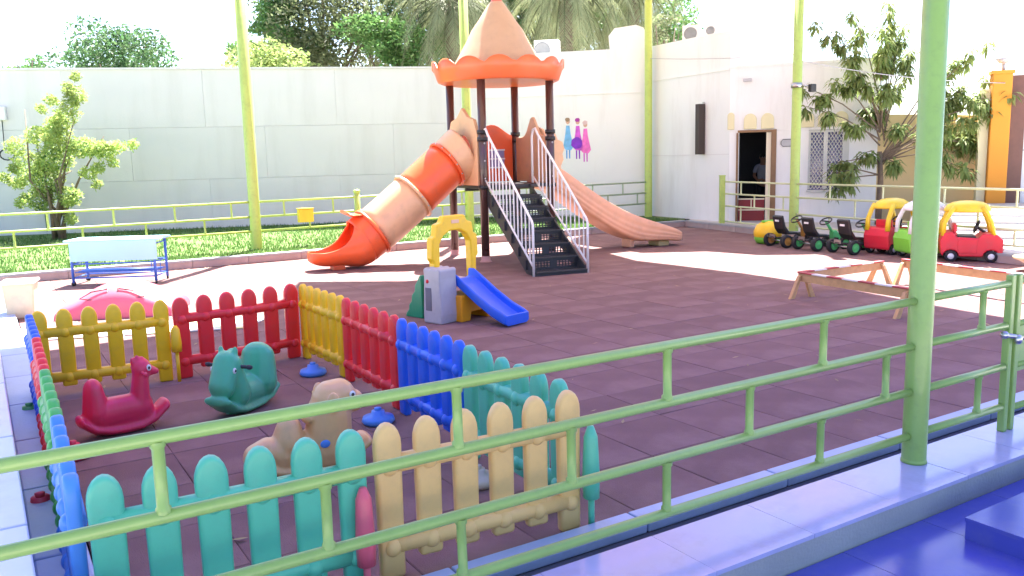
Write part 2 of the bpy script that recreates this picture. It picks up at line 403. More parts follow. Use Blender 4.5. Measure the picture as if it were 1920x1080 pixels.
# the recess behind the door
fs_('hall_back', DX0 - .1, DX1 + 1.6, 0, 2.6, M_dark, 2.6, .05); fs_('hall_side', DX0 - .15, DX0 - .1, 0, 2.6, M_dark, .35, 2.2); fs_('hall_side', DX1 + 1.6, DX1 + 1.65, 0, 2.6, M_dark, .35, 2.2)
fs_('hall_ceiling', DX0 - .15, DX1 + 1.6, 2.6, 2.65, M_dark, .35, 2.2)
dr = obj('door', bx(N(), (.25, 0, 1.6), (.5, .035, .88)), mat('smoked_glass', (.02, .02, .025), .15, .05, 4), bld, loc=Vector((0, 0, 0)) + Matrix.Rotation(a3, 3, 'Z') @ Vector((DX0 + .05, .2, -.25)), rz=a3)
# open upper half: replace glass slab by a thin transom frame so the hall shows
bpy.data.objects.remove(dr)
dr = obj('door', bx(N(), (.31, 0, .42), (.60, .04, .55)), M_dred, bld, loc=Matrix.Rotation(a3, 3, 'Z') @ Vector((DX0 + .02, .10, .0)), rz=a3)
obj('door_rail', bx(N(), (.31, -.03, .68), (.61, .02, .03)), M_cream, dr); obj('door_rail', bx(N(), (.31, -.03, .42), (.61, .02, .025)), M_cream, dr)
obj('door_rail', bx(N(), (.31, -.028, .55), (.025, .02, .22)), M_cream, dr)
fs_('door_jamb', DX1 - .13, DX1 - .02, .13, 2.24, M_cream, .02, .2); fs_('door_jamb', DX1 - .02, DX1 + .10, .13, 2.28, M_frame, -.03, .2, .01)
fs_('door_head', DX0, DX1 + .10, 2.245, 2.30, M_frame, -.035, .03)
fs_('door_jamb', DX0 - .03, DX0 + .015, .13, 2.24, M_frame, -.03, .06)
fs_('threshold', DX0, DX1, .1, .16, kerb_grey, -.05, .4)
# window with a diagonal grille
wf = fs_('window', WX0, WX1, .88, 2.26, M_glass, .16, .02)
def wpart(name, x0, x1, z0, z1, y, th, m): return obj(name, bx(N(), ((x0 + x1) / 2, y + th / 2, (z0 + z1) / 2), (x1 - x0, th, z1 - z0)), m, wf)
for x0, x1 in [(WX0, WX0 + .05), (WX0 + .33, WX0 + .42), (WX1 - .14, WX1)]: wpart('frame', x0, x1, .9, 2.24, .05, .06, M_alum)
wpart('frame', WX0, WX1, 2.2, 2.255, .045, .06, M_alum); wpart('sill', WX0 - .03, WX1 + .03, .83, .878, -.06, .2, M_alum)
for gx0, gx1 in [(WX0 + .05, WX0 + .33), (WX0 + .42, WX1 - .14)]:
    g = N(); st = .075; wd = gx1 - gx0; z0, z1 = .9, 2.2
    for s in (1, -1):
        kx = -2.0
        while kx < 2.4:
            pts = []
            # line x = gx0 + kx + s*(z-z0)*.62
            for z in (z0, z1): pass
            za, zb = z0, z1
            def X(z): return gx0 + kx + s * (z - z0) * .62 + (0 if s > 0 else 0)
            lo, hi = za, zb
            if s > 0: lo = max(lo, z0 + (-kx) / .62); hi = min(hi, z0 + (wd - kx) / .62)
            else: lo = max(lo, z0 + (kx - wd) / .62); hi = min(hi, z0 + kx / .62)
            if hi - lo > .03: tube(g, [(X(lo), .09 + .01 * s, lo), (X(hi), .09 + .01 * s, hi)], .007, 4, False)
            kx += st
    obj('grille', g, M_wm, wf)
# scalloped arches over the openings: recessed niches with a proud rim
def arch(x, wd, z0, z1):
    r = wd / 2; pts = [(x - r, z0), (x + r, z0)] + [(x + r * cos(k * pi / 10), z1 - r + r * sin(k * pi / 10)) for k in range(11)]
    return obj('arch_niche', prism(N(), pts, -.05, .01), cream_wall, bld, rz=a3, bevel=.015)
for x, wd, z0, z1 in [(.03, .16, 2.32, 2.72), (.47, .29, 2.32, 2.68), (.86, .29, 2.32, 2.68), (1.74, .3, 2.32, 2.66), (2.12, .3, 2.32, 2.66), (2.47, .3, 2.32, 2.66)]:
    arch(x, wd, z0, z1)
Rm = Matrix.Rotation(a3, 3, 'Z')
t = thing('wall_plaque', 'small grey rounded name plaque on white wall between the doorway and the window', 'sign', CC + Rm @ Vector((1.35, -.012, 1.98)), a3)
pl = lambda e: [(-.19 + e, -.03), (-.19 + e, .03), (-.14, .09 - e), (.14, .09 - e), (.19 - e, .03), (.19 - e, -.03), (.14, -.09 + e), (-.14, -.09 + e)]
obj('rim', prism(N(), pl(0), -.02, .01), mat('plaque_rim', (.12, .12, .13), .5), t); obj('face', prism(N(), pl(.02), -.03, -.018), mat('plaque_face', (.42, .42, .44), .5), t)
t = thing('wall_speaker', 'tall narrow black speaker bar fixed upright on the white side wall', 'speaker', K + (CC - K) * .70 + Vector((0, 0, 1.75)), a2)
obj('housing', bx(N(), (0, -.12, .62), (.14, .20, 1.22)), mat('dark_bronze', (.05, .035, .03), .5), t, bevel=.012); obj('bracket', bx(N(), (0, -.01, 1.22), (.04, .06, .12)), M_steel, t)
obj('grille', bx(N(), (-.071, -.12, .62), (.008, .14, 1.1)), M_blk, t)
t = thing('security_camera', 'small white security camera high on the white wall above the doorway', 'camera', CC + Rm @ Vector((.35, -.02, 3.45)), a3)
obj('bracket', tube(N(), [(0, .02, 0), (0, -.08, 0)], .02), M_white, t); obj('housing', bx(N(), (.05, -.12, -.01), (.2, .08, .08)), M_gry, t, bevel=.015)
def ac_unit(loc, rz, label, sx=.85):
    t = thing('air_conditioner', label, 'air conditioner', loc, rz, 'air conditioner units on the white roof')
    obj('casing', bx(N(), (0, 0, .36), (sx, .36, .58)), mat('ac_casing', (.66, .66, .64), .5, .05, 4), t, bevel=.015)
    obj('fan_guard', lathe(N(), [(.0, .0), (.2, .0), (.22, .012), (.24, 0)], 20, Matrix.Translation((-.12 if sx > .6 else 0, -.185, .36)) @ Matrix.Diagonal((min(1, sx / .6), 1, min(1, sx / .6), 1)) @ Matrix.Rotation(pi / 2, 4, 'X')), mat('ac_grey', (.22, .23, .24), .6), t)
    q = N()
    for k in range(7 if sx > .6 else 2): bx(q, (sx / 2 - .12, -.186, .15 + k * .07), (.16, .012, .02))
    obj('vent', q, mat('ac_grey', (.2, .2, .2)), t)
    for x in (-.28, .28): obj('foot', bx(N(), (x, 0, .035), (.06, .38, .07)), M_steel, t)
    return t
setting_roof = obj('roof_slab', prism(N(), [((P - CC).x, (P - CC).y) for P in (A0 + Vector((.3, .3, 0)), K + Vector((.25, .2, 0)), CC + Vector((.3, .3, 0)), D2 + Vector((0, .3, 0)), D2 + Vector((2, 6, 0)), A0 + Vector((2, 7, 0)))], 3.5, 3.68, 'z'), white_wall, bld)
ac_unit((1.16, 24.85, 4.38), a1, 'grey air conditioner behind the parapet just right of the tower roof', .7)
ac_unit((4.90, 23.2, 4.62), -.5, 'grey air conditioner on the white roof, left of the pair above the speaker', .55).scale = (.8, .8, .75)
ac_unit((5.38, 23.0, 4.66), -.5, 'narrower grey air conditioner on the white roof, right of the pair above the speaker', .36).scale = (.8, .8, .75)
for P, rz in (((1.16, 24.85), a1), ((4.90, 23.2), -.5), ((5.38, 23.0), -.5)):
    tag(obj('roof_plinth', bx(N(), (0, 0, 0), ((.9, .5) if P[0] < 2 else (.42, .3)) + ((.74 if P[0] < 2 else 1.02),)), white_wall, bld, loc=Vector((P[0], P[1], 4.01 if P[0] < 2 else 4.15)) - CC, rz=rz))
# mural: plain painted figures in dresses
mu = tag(obj('wall_mural', bx(N(), (0, 0, 0), (.01, .001, .01)), white_wall, loc=A0 + (K - A0) * .525 + Vector((0, 0, 2.05)), rz=a1), 'flat mural of three small painted children in blue, purple and pink on the white wall', 'mural')
def paint(name, col, poly, y): obj(name, prism(N(), poly, -y, -.002 if y > .003 else 0), mat('paint_' + name, col, .7, .15, 8), mu)
def blob(cx, cz, rx, rz_, n=14, j=.1):
    rr = random.Random(int(cx * 100 + cz * 10)); return [(cx + rx * cos(2 * pi * k / n) * (1 + rr.uniform(-j, j)), cz + rz_ * sin(2 * pi * k / n) * (1 + rr.uniform(-j, j))) for k in range(n)]
MC = [('figure', (.18, .45, .75), 0, 0), ('figure', (.62, .10, .60), .34, -.02), ('figure', (.80, .16, .52), .60, -.12)]
for i, (n_, col, x, dz) in enumerate(MC):
    obj('painted_dress', prism(N(), [(x - .06, .72 + dz), (x + .06, .72 + dz), (x + .09, .45 + dz), (x + .19, .0 + dz), (x + .1, -.12 + dz), (x - .08, -.10 + dz), (x - .17, .0 + dz), (x - .09, .45 + dz)], -.004, 0), mat('mural_paint_%d' % i, col, .7, .25, 6), mu)
    obj('painted_head', prism(N(), blob(x, .86 + dz, .075, .095, 12, .03), -.004, 0), mat('mural_skin', (.62, .38, .28), .7), mu)
    obj('painted_hair', prism(N(), blob(x - .01, .92 + dz, .09, .07, 12, .1), -.006, -.0042), mat('mural_hair_%d' % i, [(.3, .2, .12), (.35, .03, .3), (.7, .5, .5)][i], .7), mu)
    for s in (-1, 1): obj('painted_leg', prism(N(), [(x + s * .05 - .025, -.11 + dz), (x + s * .05 + .025, -.11 + dz), (x + s * .05 + .02, -.4 + dz), (x + s * .05 - .02, -.4 + dz)], -.004, 0), mat('mural_leg_%d' % i, [(.1, .3, .7), (.25, .03, .5), (.6, .1, .55)][i], .7), mu)
obj('painted_bag', prism(N(), blob(.30, .12, .2, .2, 16, .08), -.008, -.0045), mat('mural_purple', (.22, .03, .52), .7, .2, 6), mu)

mu.scale = (.8, 1, .8)
# ------------------------------------------------------------------ beige garden wall, orange gate pillar, terrace steps
bw = thing('beige_wall', 'beige rendered wall with a curved top behind the ride-on cars', 'wall', (7.9, 20.0, 0), R(-14))
pts = [(0, 0), (4.1, 0), (4.1, 2.1), (3.85, 2.2), (3.4, 2.38), (2.9, 2.46), (2.0, 2.52), (1.0, 2.56), (0, 2.58)]
obj('wall_face', prism(N(), pts, 0, .22), beige_wall, bw, bevel=.01)
pil = thing('gate_pillar', 'orange rendered gate pillar at the right edge beside the brown gate', 'pillar', (10.55, 18.6, .2), R(-20))
obj('shaft', bx(N(), (-.02, 0, 1.55), (.37, .4, 3.1)), orange_wall, pil, bevel=.015); obj('cap', bx(N(), (-.02, 0, 3.13), (.43, .46, .07)), orange_wall, pil)
obj('cream_return', bx(N(), (-.30, .1, 1.4), (.17, .3, 2.8)), cream_wall, pil)
q = thing('roof_lamp', 'small grey lamp on a short stem on top of the orange pillar', 'lamp', (10.56, 18.6, 3.365), 0)
obj('stem', tube(N(), [(0, 0, 0), (0, 0, .16)], .035), M_gry, q); obj('head', lathe(N(), [(0, .15), (.1, .16), (.16, .24), (.15, .27), (0, .28)], 14), M_gry, q)
gt = thing('gate', 'brown gate frame with a pale arched opening at the right edge', 'gate', (10.74, 18.57, .55), R(-20))
fr = [(0, 0), (0, 2.72), (2.2, 2.72), (2.2, 0), (1.85, 0), (1.85, 1.6)] + [(1.07 + .78 * cos(k * pi / 10), 1.6 + .62 * sin(k * pi / 10)) for k in range(11)] + [(.29, 0)]
obj('arched_frame', prism(N(), fr, 0, .12), mat('brown_gate_wood', (.16, .07, .05), .5, .15, 6), gt, bevel=.01)
obj('gate_leaf', bx(N(), (1.07, .09, 1.1), (1.56, .02, 2.2)), mat('milky_gate_panel', (.8, .8, .8), .5, .03, 2), gt)
obj('gate_rail', bx(N(), (1.07, .07, 1.14), (1.56, .02, .03)), M_gry, gt)
for k in range(4):
    setting('terrace_step', bx(N(), (1.7, 1.6 + k * .16, LZ + (k + 1) * .055 + .0), (6.6, 3.6 - k * .32, (k + 1) * .11)), M_pave, loc=(9.2, 15.4, 0), rz=R(-24), bevel=.01)

# ------------------------------------------------------------------ poles and railings
def pole(loc, r, top, label, m=lime_paint, plate=True):
    t = thing('shade_pole', label, 'pole', loc, 0, 'green poles holding the shade sails')
    obj('shaft', lathe(N(), [(r, 0.012), (r, top - loc[2]), (0, top - loc[2])], 28), m, t)
    obj('base_plate', lathe(N(), [(0, 0), (r * 1.06, 0), (r * 1.06, .012), (r, .022)], 28), m, t)
    obj('cap_ring', lathe(N(), [(r * 1.25, top - loc[2] - .12), (r * 1.25, top - loc[2] + .01), (0, top - loc[2] + .02)], 16), m, t)
    return t
TOP = 6.5
P_near = Vector((2.152, 4.42, .12)); PL = Vector((-5.0, 16.75, LZ)); P3 = Vector((3.72, 23.0, LZ)); PM = Vector((-.93, 19.65, LZ)); P4 = Vector((5.88, 17.7, LZ)); 
pole(P_near, .063, 5.2, 'thick green pole standing in the near railing on the tiled ledge', green_paint)
pole(PL, .105, TOP, 'lime green pole in the back railing left of the orange tube slide')
pole(PM, .10, TOP, 'lime green pole in the back railing behind the tower')
pole(P3, .10, TOP, 'lime green pole at the corner of the white building, right of the tower')
pole(P4, .095, TOP, 'lime green pole behind the pedal go-karts')

def railing(P0, P1, zs, label, m, r=.021, step=1.0, off=0.0, name='railing', group=None):
    P0, P1 = Vector(P0), Vector(P1); d = P1 - P0; L_ = Vector((d.x, d.y, 0)).length; a = math.atan2(d.y, d.x)
    t = thing(name, label, 'railing', (P0.x, P0.y, 0), a, group or 'green tube railings round the play floor')
    for z in zs: obj('rail', tube(N(), [(0, 0, z), (L_, 0, z + random.uniform(-.004, .004))], r, 10), m, t)
    for row in range(len(zs) - 1):
        x = off + (step / 2 if row % 2 else 0)
        while x < L_ - .05:
            if x > .05: obj('upright', tube(N(), [(x, 0, zs[row] - r * .5), (x, 0, zs[row] - r * 1.25), (x, 0, zs[row] - r * 1.6), (x + random.uniform(-.003, .003), 0, zs[row + 1] + r * 1.6), (x, 0, zs[row + 1] + r * 1.25), (x, 0, zs[row + 1] + r * .5)], [r * 1.12, r * 1.1, r * .86, r * .86, r * 1.1, r * 1.12], 8, False), m, t)
            x += step
    return t
zs = [1.01, .765, .515, .275]
L0 = P_near - U * 4.75
railing(L0, P_near - U * .07, zs, 'near green tube railing crossing in front of the toy fence, left of the thick pole', green_paint, .0215, 1.0, .97)
G0 = P_near + U * .87
railing(P_near + U * .07, G0 - U * .03, zs, 'short green railing between the thick near pole and the gate', green_paint, .0215, .62, .52)
t = thing('railing_gate', 'green gate with a steel latch at the right edge of the near railing', 'gate', (G0.x, G0.y, .12), TH)
for x in (0, .075): obj('post', bx(N(), (x, 0, .47), (.042, .042, .94)), green_paint, t, bevel=.006)
for z in (.9, .64, .39, .13): obj('rail', tube(N(), [(.09, 0, z), (1.35, 0, z)], .02), green_paint, t)
for x in (.5, .9, 1.3): obj('upright', tube(N(), [(x, 0, .13), (x, 0, .9)], .016), green_paint, t)
obj('gate_plate', bx(N(), (.19, 0, .5), (.14, .012, .3)), green_paint, t)
l_ = obj('latch', tube(N(), [(-.09, -.035, .60), (.13, -.035, .555)], .014), M_steel, t); obj('knob', ell(N(), (-.1, -.035, .603), (.024, .024, .024)), M_steel, l_); obj('knob', ell(N(), (.035, -.045, .56), (.03, .02, .03)), M_steel, l_)
railing(G0 + U * 1.5, G0 + U * 4.5, zs, 'green tube railing beyond the gate at the right edge', green_paint, .0215, 1.0, .5)

dU = (P3 - PL).normalized()
zb = [1.06, .77, .49]
railing(PL - dU * 8, PL - dU * .1, zb, 'lime railing along the lawn left of the left lime pole', lime_paint, .022, 1.05, .2)
railing(PL + dU * .1, PM - dU * .1, zb, 'lime railing along the lawn behind the orange tube slide', lime_paint, .022, 1.05, .5)
railing(PM + dU * .1, P3 - dU * .1, zb, 'lime railing between the pole behind the tower and the white building', mat('sage_paint', (.36, .44, .30), .5), .022, 1.05, .5)
dR = Vector((KR1.x - KR0.x, KR1.y - KR0.y, 0)).normalized()
t = thing('railing_post', 'short square lime post at the end of the railing by the white corner', 'post', (4.98, 20.1, LZ), 0)
obj('shaft', bx(N(), (0, 0, .56), (.12, .12, 1.12)), lime_paint, t, bevel=.01); obj('cap', bx(N(), (0, 0, 1.13), (.135, .135, .02)), lime_paint, t)
Q0 = Vector((5.04, 20.0, 0))
cr = mat('cream_rail_paint', (.62, .66, .38), .45, .05, 5)
railing(Q0, P4 - Vector((.03, -.08, 0)), [1.12, .84, .56, .2], 'pale green railing in front of the white building doorway', cr, .02, 1.0, .6)
railing(P4 + Vector((.03, -.1, 0)), P4 + (Vector((8.35, 12.0, 0)) - P4 * 1.0).to_2d().to_3d(), [1.12, .84, .5, .25], 'pale railing behind the karts and the ride-on cars', cr, .02, 1.3, .9)
# gate posts with a yellow box hung on the back railing
gp = PL + dU * 2.2
t = thing('litter_box', 'small yellow box hung on the lime railing behind the tube slide', 'box', (gp.x - .95, gp.y - .72, .62), TH)
obj('bin_body', bx(N(), (0, -.06, .12), (.3, .14, .26)), mat('yellow_paint', (.72, .56, .04), .5), t, bevel=.01); obj('lid', bx(N(), (0, -.06, .262), (.32, .16, .02)), mat('yellow_paint', (1, 1, 1)), t)
t = thing('railing_post', 'lime gate post in the back railing above the mouth of the tube slide', 'post', (gp.x, gp.y, LZ), TH)
obj('shaft', tube(N(), [(0, 0, 0), (0, 0, 1.02)], .06, 12), lime_paint, t); obj('cap', ell(N(), (0, 0, 1.04), (.075, .075, .05)), lime_paint, t)

# overhead cables
def cable(p0, p1, sag, label):
    p0, p1 = Vector(p0), Vector(p1); n = 16
    tag(obj('overhead_cable', tube(N(), [p0.lerp(p1, k / n) - Vector((0, 0, sag * 4 * (k / n) * (1 - k / n))) for k in range(n + 1)], .009, 5), M_gry), label, 'cable')
cable((P3.x, P3.y, 4.28), (P4.x, P4.y, 3.72), .05, 'thin cable strung between the corner pole and the kart pole')
cable((P4.x, P4.y, 3.6), (10.5, 18.4, 3.1), .1, 'thin cable strung from the kart pole to the orange pillar')
t = thing('floodlight', 'small dark floodlight clamped near the kart pole beside the leaves', 'lamp', (6.0, 17.6, 3.0), R(20))
obj('bracket', tube(N(), [(-.04, .03, .1), (.12, 0, .08)], .015), M_steel, t); obj('housing', bx(N(), (.17, -.02, .04), (.14, .1, .16)), M_blk, t, bevel=.02); obj('clamp', lathe(N(), [(.10, .05), (.112, .05), (.112, .15), (.10, .15)], 16, Matrix.Translation((-.12, .1, 0))), M_steel, t)

# shade sails (above the frame): they cast the shade of the photograph
SH = sd / sd.z
def sail(name_label, poly, z, m, grp='shade sails over the play floor'):
    # poly is the shade's outline on the floor; the cloth hangs z above it, along the sun's direction
    pts = [(x + SH.x * z, y + SH.y * z) for x, y in poly]
    o = obj('shade_sail', prism(N(), pts, z, z + .006, 'z'), m); tag(o, name_label, 'shade sail', grp); return o
sail('unseen cloth added in blue to tint the shade over the near railing and toy fence', [(-10, .9), (-10, 3.0), (-3.4, 3.6), (1.2, 4.6), (6.6, 6.0), (11, 4), (11, .9)], 5.9, M_sail_tint)  # separate near sail, added in blue to tint the light passing through it
sail('pale shade cloth stretched over the middle of the play floor', [(-10, 3.0), (-6.5, 7.4), (-4.9, 8.2), (-2.9, 9.65), (-3.25, 12.9), (-1.6, 12.7), (.4, 13.5), (1.25, 17.6), (2.15, 14.5), (3.5, 12.6), (4.3, 11.15), (5.0, 9.3), (6.6, 6.0), (1.2, 4.6), (-3.4, 3.6)], 6.2, M_sail)
sail('pale shade cloth stretched over the go-karts', [(1.25, 17.6), (2.4, 15.62), (3.6, 15.6), (4.33, 14.85), (5.3, 14.75), (5.85, 13.6), (7.3, 12.4), (8.3, 13.0), (6.6, 19.0), (4.3, 22.4), (2.3, 20.8), (1.3, 18.6)], 6.3, M_sail)

# ------------------------------------------------------------------ play tower
TC = Vector((-.154, 15.757, 0)); TT = R(27.17); H = .67; DZ = 1.33
tw = thing('play_tower', 'tall play tower with a cone roof, orange crown, tube slide, stairs and tan slide', 'play tower', TC, TT)
for sx in (-1, 1):
    for sy in (-1, 1):
        p = obj('post', lathe(N(), [(0, 0), (.072, 0), (.072, 3.2), (0, 3.2)], 18), M_brn, tw, loc=(sx * H, sy * H, 0))
        for z in (1.30, 2.12, 2.24): obj('clamp', lathe(N(), [(.072, z - .035), (.092, z - .035), (.092, z + .035), (.072, z + .035)], 18), M_blk, p)
        obj('footing', lathe(N(), [(0, .002), (.11, .002), (.11, .012), (.085, .03), (.074, .10), (.071, .11)], 18), mat('pink_boot', (.55, .30, .28), .6), p)
obj('deck', bx(N(), (0, 0, DZ - .03), (2 * H + .06, 2 * H + .06, .06)), M_stair, tw, bevel=.01)
obj('deck_beam', bx(N(), (0, 0, DZ - .085), (2 * H + .1, .05, .05)), M_stair, tw)
# roof: round tray with scalloped crown, cone, red tip
RZ = 3.12; n = 96; q = N(); cols = []
for k in range(n + 1):
    a = 2 * pi * k / n; s = abs(sin(a * 14 / 2)) ** .6
    zt = RZ + .22 + .16 * s
    cols.append([Vector((r * cos(a), r * sin(a), z)) for r, z in ((.0, RZ + .02), (1.02, RZ), (1.09, RZ + .03), (1.15, RZ + .2), (1.19, zt), (1.16, zt - .005), (1.11, RZ + .2), (1.05, RZ + .05), (.6, RZ + .05))])
vv = [[q.verts.new(p) for p in c] for c in cols[:-1]]
for k in range(n):
    A, B = vv[k], vv[(k + 1) % n]
    for i in range(len(A) - 1):
        f = q.faces.new((A[i], B[i], B[i + 1], A[i + 1])); f.smooth = i not in (0,)
bmesh.ops.remove_doubles(q, verts=q.verts, dist=1e-4)
obj('crown', q, plastic('crown_orange', (.80, .17, .06)), tw)
rf = obj('roof_cone', lathe(N(), [(.98, RZ + .06), (.92, RZ + .10), (.78, RZ + .36), (.74, RZ + .42), (.60, RZ + .66), (.585, RZ + .68), (.46, RZ + .92), (.33, RZ + 1.10), (.14, RZ + 1.38), (.10, RZ + 1.42)], 40), M_roof, tw)
obj('roof_tip', lathe(N(), [(.118, RZ + 1.36), (.11, RZ + 1.40), (.06, RZ + 1.55), (.03, RZ + 1.62), (0, RZ + 1.63)], 20), M_tip, rf)
# barrier panels
def wavy(w_, z0, h_, f, n=16): return [(-w_ / 2, z0), (w_ / 2, z0)] + [(w_ / 2 - w_ * k / n, z0 + h_ + f(1 - k / n)) for k in range(n + 1)]
bk = obj('back_panel', prism(N(), wavy(1.18, DZ + .02, .92, lambda s: .10 * sin(s * pi) + .06 * cos(s * 3 * pi)), -.03, .03), M_org, tw, bevel=.012, loc=(0, H, 0))
for x, z, w_, h_ in [(-.33, 1.78, .2, .36), (.25, 1.78, .3, .36)]:
    obj('panel_window', bx(N(), (x, -.035, z), (w_, .012, h_)), mat('violet_pane', (.32, .28, .50), .3), bk)
    for k in (-1, 0, 1): obj('window_bar', bx(N(), (x, -.046, z + k * h_ / 2.2), (w_ + .02, .014, .028)), M_white, bk)
obj('side_panel', prism(N(), wavy(1.16, DZ + .02, .82, lambda s: .36 * math.exp(-((s - .45) / .16) ** 2)), -.03, .03, 'y', rot(pi / 2)), M_tan, tw, bevel=.012, loc=(H, .02, 0))
# slide entrance hood on the right, shown as a tan scalloped plate outside the post
obj('slide_hood', prism(N(), [(-.38, 1.38), (-.34, 2.1), (-.2, 2.3), (0, 2.36), (.2, 2.3), (.34, 2.1), (.38, 1.38), (.28, 1.38), (.26, 1.95), (.1, 2.05), (-.1, 2.05), (-.26, 1.95), (-.28, 1.38)], .04, .09, 'x'), M_tan, tw, bevel=.012, loc=(H, -.1, 0))
for yy in (-.46, .26):
    hd = [(.70, 1.40), (.70, 2.16), (.80, 2.24), (.90, 2.20), (.94, 2.10), (1.04, 2.06), (1.08, 1.94), (1.04, 1.84), (1.06, 1.74), (1.0, 1.62), (1.02, 1.5), (.96, 1.40)]
    obj('slide_hood', prism(N(), hd, yy - .02, yy + .02), M_tan, tw, bevel=.01)
# tube slide entrance plate, left side
ring = [(.62 * sx, z) for sx, z in [(-1, DZ + .0), (1, DZ + .0)]] + [(.62, 2.2), (.48, 2.46), (.22, 2.52), (0, 2.68), (-.22, 2.52), (-.48, 2.46), (-.62, 2.2)]
hole = [(.37 * cos(k * pi / 12), 1.84 + .37 * sin(k * pi / 12)) for k in range(24)]
q = N(); A = [q.verts.new((-.03, y, z)) for y, z in ring]; Hh = [q.verts.new((-.03, y, z)) for y, z in hole]
ed = [q.edges.new((A[i], A[(i + 1) % len(A)])) for i in range(len(A))] + [q.edges.new((Hh[i], Hh[(i + 1) % 24])) for i in range(24)]
r = bmesh.ops.triangle_fill(q, use_beauty=True, edges=ed)
r2 = bmesh.ops.extrude_face_region(q, geom=[f for f in q.faces]); bmesh.ops.translate(q, vec=(.06, 0, 0), verts=[v for v in r2['geom'] if isinstance(v, bmesh.types.BMVert)])
obj('tube_entrance', q, M_tan, tw, loc=(-H - .05, 0, 0))
# tube slide: swept rings
TR = .40
path = [Vector((-H - .06, 0, 1.88)), Vector((-1.0, .0, 1.76)), Vector((-1.65, .0, 1.23)), Vector((-2.38, .0, .66)), Vector((-2.75, 0, .42))]
def sweep(q, pts, rad, a0=0, a1=2 * pi, n=28, thick=0):
    P = [Vector(p) for p in pts]; rings = []
    for i, p in enumerate(P):
        d = (P[min(i + 1, len(P) - 1)] - P[max(i - 1, 0)]).normalized(); side = Vector((0, 1, 0)); nrm = side.cross(d).normalized()
        rr = rad[i] if isinstance(rad, (list, tuple)) else rad
        full = abs(a1 - a0 - 2 * pi) < 1e-3; m_ = n if full else n + 1
        rings.append([q.verts.new(p + (side * cos(a0 + (a1 - a0) * k / n) + nrm * sin(a0 + (a1 - a0) * k / n)) * rr) for k in range(m_)])
    for i in range(len(rings) - 1):
        m_ = len(rings[i])
        for k in range(m_ if full else m_ - 1):
            f = q.faces.new((rings[i][k], rings[i][(k + 1) % m_], rings[i + 1][(k + 1) % m_], rings[i + 1][k])); f.smooth = True
    return rings
def solid(o, th, off=0): s = o.modifiers.new('shell', 'SOLIDIFY'); s.thickness = th; s.offset = off; return o
def lerp_path(s):
    L_ = [0]
    for i in range(len(path) - 1): L_.append(L_[-1] + (path[i + 1] - path[i]).length)
    s *= L_[-1]
    for i in range(len(path) - 1):
        if s <= L_[i + 1] + 1e-6: return path[i].lerp(path[i + 1], (s - L_[i]) / (L_[i + 1] - L_[i]))
    return path[-1]
def smoothp(s): return (lerp_path(max(0, s - .06)) + lerp_path(s) + lerp_path(min(1, s + .06))) / 3
for s0, s1, m in [(0, .15, M_tan), (.15, .49, M_org), (.49, .87, M_tan), (.87, .99, M_org)]:
    ss = [s0 + (s1 - s0) * k / 6 for k in range(7)]
    o = obj('tube_section', (lambda q: (sweep(q, [smoothp(s) for s in ss], [TR + (.09 * max(0, 1 - s / .14) if s0 == 0 else 0) for s in ss]), q)[1])(N()), m, tw); solid(o, .02)
for s, m in [(.15, M_org), (.49, M_tan), (.87, M_org)]:
    o = obj('tube_flange', (lambda q: (sweep(q, [smoothp(s - .010), smoothp(s + .010)], TR + .022), q)[1])(N()), m, tw); solid(o, .05)
for s in (.15, .49):
    c_ = smoothp(s); d_ = (smoothp(s + .01) - smoothp(s - .01)).normalized(); nr = Vector((0, 1, 0)).cross(d_).normalized(); q = N()
    for k in range(14):
        a = 2 * pi * k / 14; ell(q, c_ + (Vector((0, 1, 0)) * cos(a) + nr * sin(a)) * (TR + .045) , (.016, .016, .016), seg=6)
    obj('flange_bolts', q, M_steel, tw)
for sx, sy in ((-1, -1), (1, -1)):
    q = N()
    for z in (1.45, 1.75, 2.05): ell(q, (sx * H, sy * H - .07, z), (.018, .012, .018), seg=6)
    obj('post_bolts', q, M_steel, tw)
# open exit trough of the tube slide
ex = [Vector((-2.66, 0, .47)), Vector((-2.82, 0, .39)), Vector((-3.02, 0, .385)), Vector((-3.22, 0, .37)), Vector((-3.42, 0, .375)), Vector((-3.58, 0, .41))]
q = N(); rings = []
prof = [(2.05 * pi / 2, 1.0)]
for i, p in enumerate(ex):
    s = i / (len(ex) - 1); half = [3.0, 2.35, 1.75, 1.5, 1.35, 1.2][i]; rr = [TR, TR * .98, .31, .30, .29, .24][i]; n = 24
    d = (ex[min(i + 1, 5)] - ex[max(i - 1, 0)]).normalized(); side = Vector((0, 1, 0)); nrm = side.cross(d).normalized()
    if nrm.z < 0: nrm = -nrm
    rings.append([q.verts.new(p + side * sin(-half + 2 * half * k / n) * rr * 1.05 - nrm * cos(-half + 2 * half * k / n) * rr) for k in range(n + 1)])
for i in range(len(rings) - 1):
    for k in range(24):
        f = q.faces.new((rings[i][k], rings[i][k + 1], rings[i + 1][k + 1], rings[i + 1][k])); f.smooth = True
f = q.faces.new(rings[-1])
o = obj('slide_exit', q, M_org, tw); solid(o, .035); o.modifiers.new('b', 'SUBSURF').levels = 1
tube_rim = tube(N(), [rings_p for rings_p in [Vector((-2.70, -.02, .90)), Vector((-2.86, 0, .90)), Vector((-2.98, 0, .96))]], [.2, .23, .24], 16, flat=.12)
obj('visor', tube_rim, M_org, tw)
obj('slide_foot', prism(N(), [(-3.24, 0), (-3.02, 0), (-3.05, .12), (-3.2, .12)], -.12, .12), M_org, tw, bevel=.01)
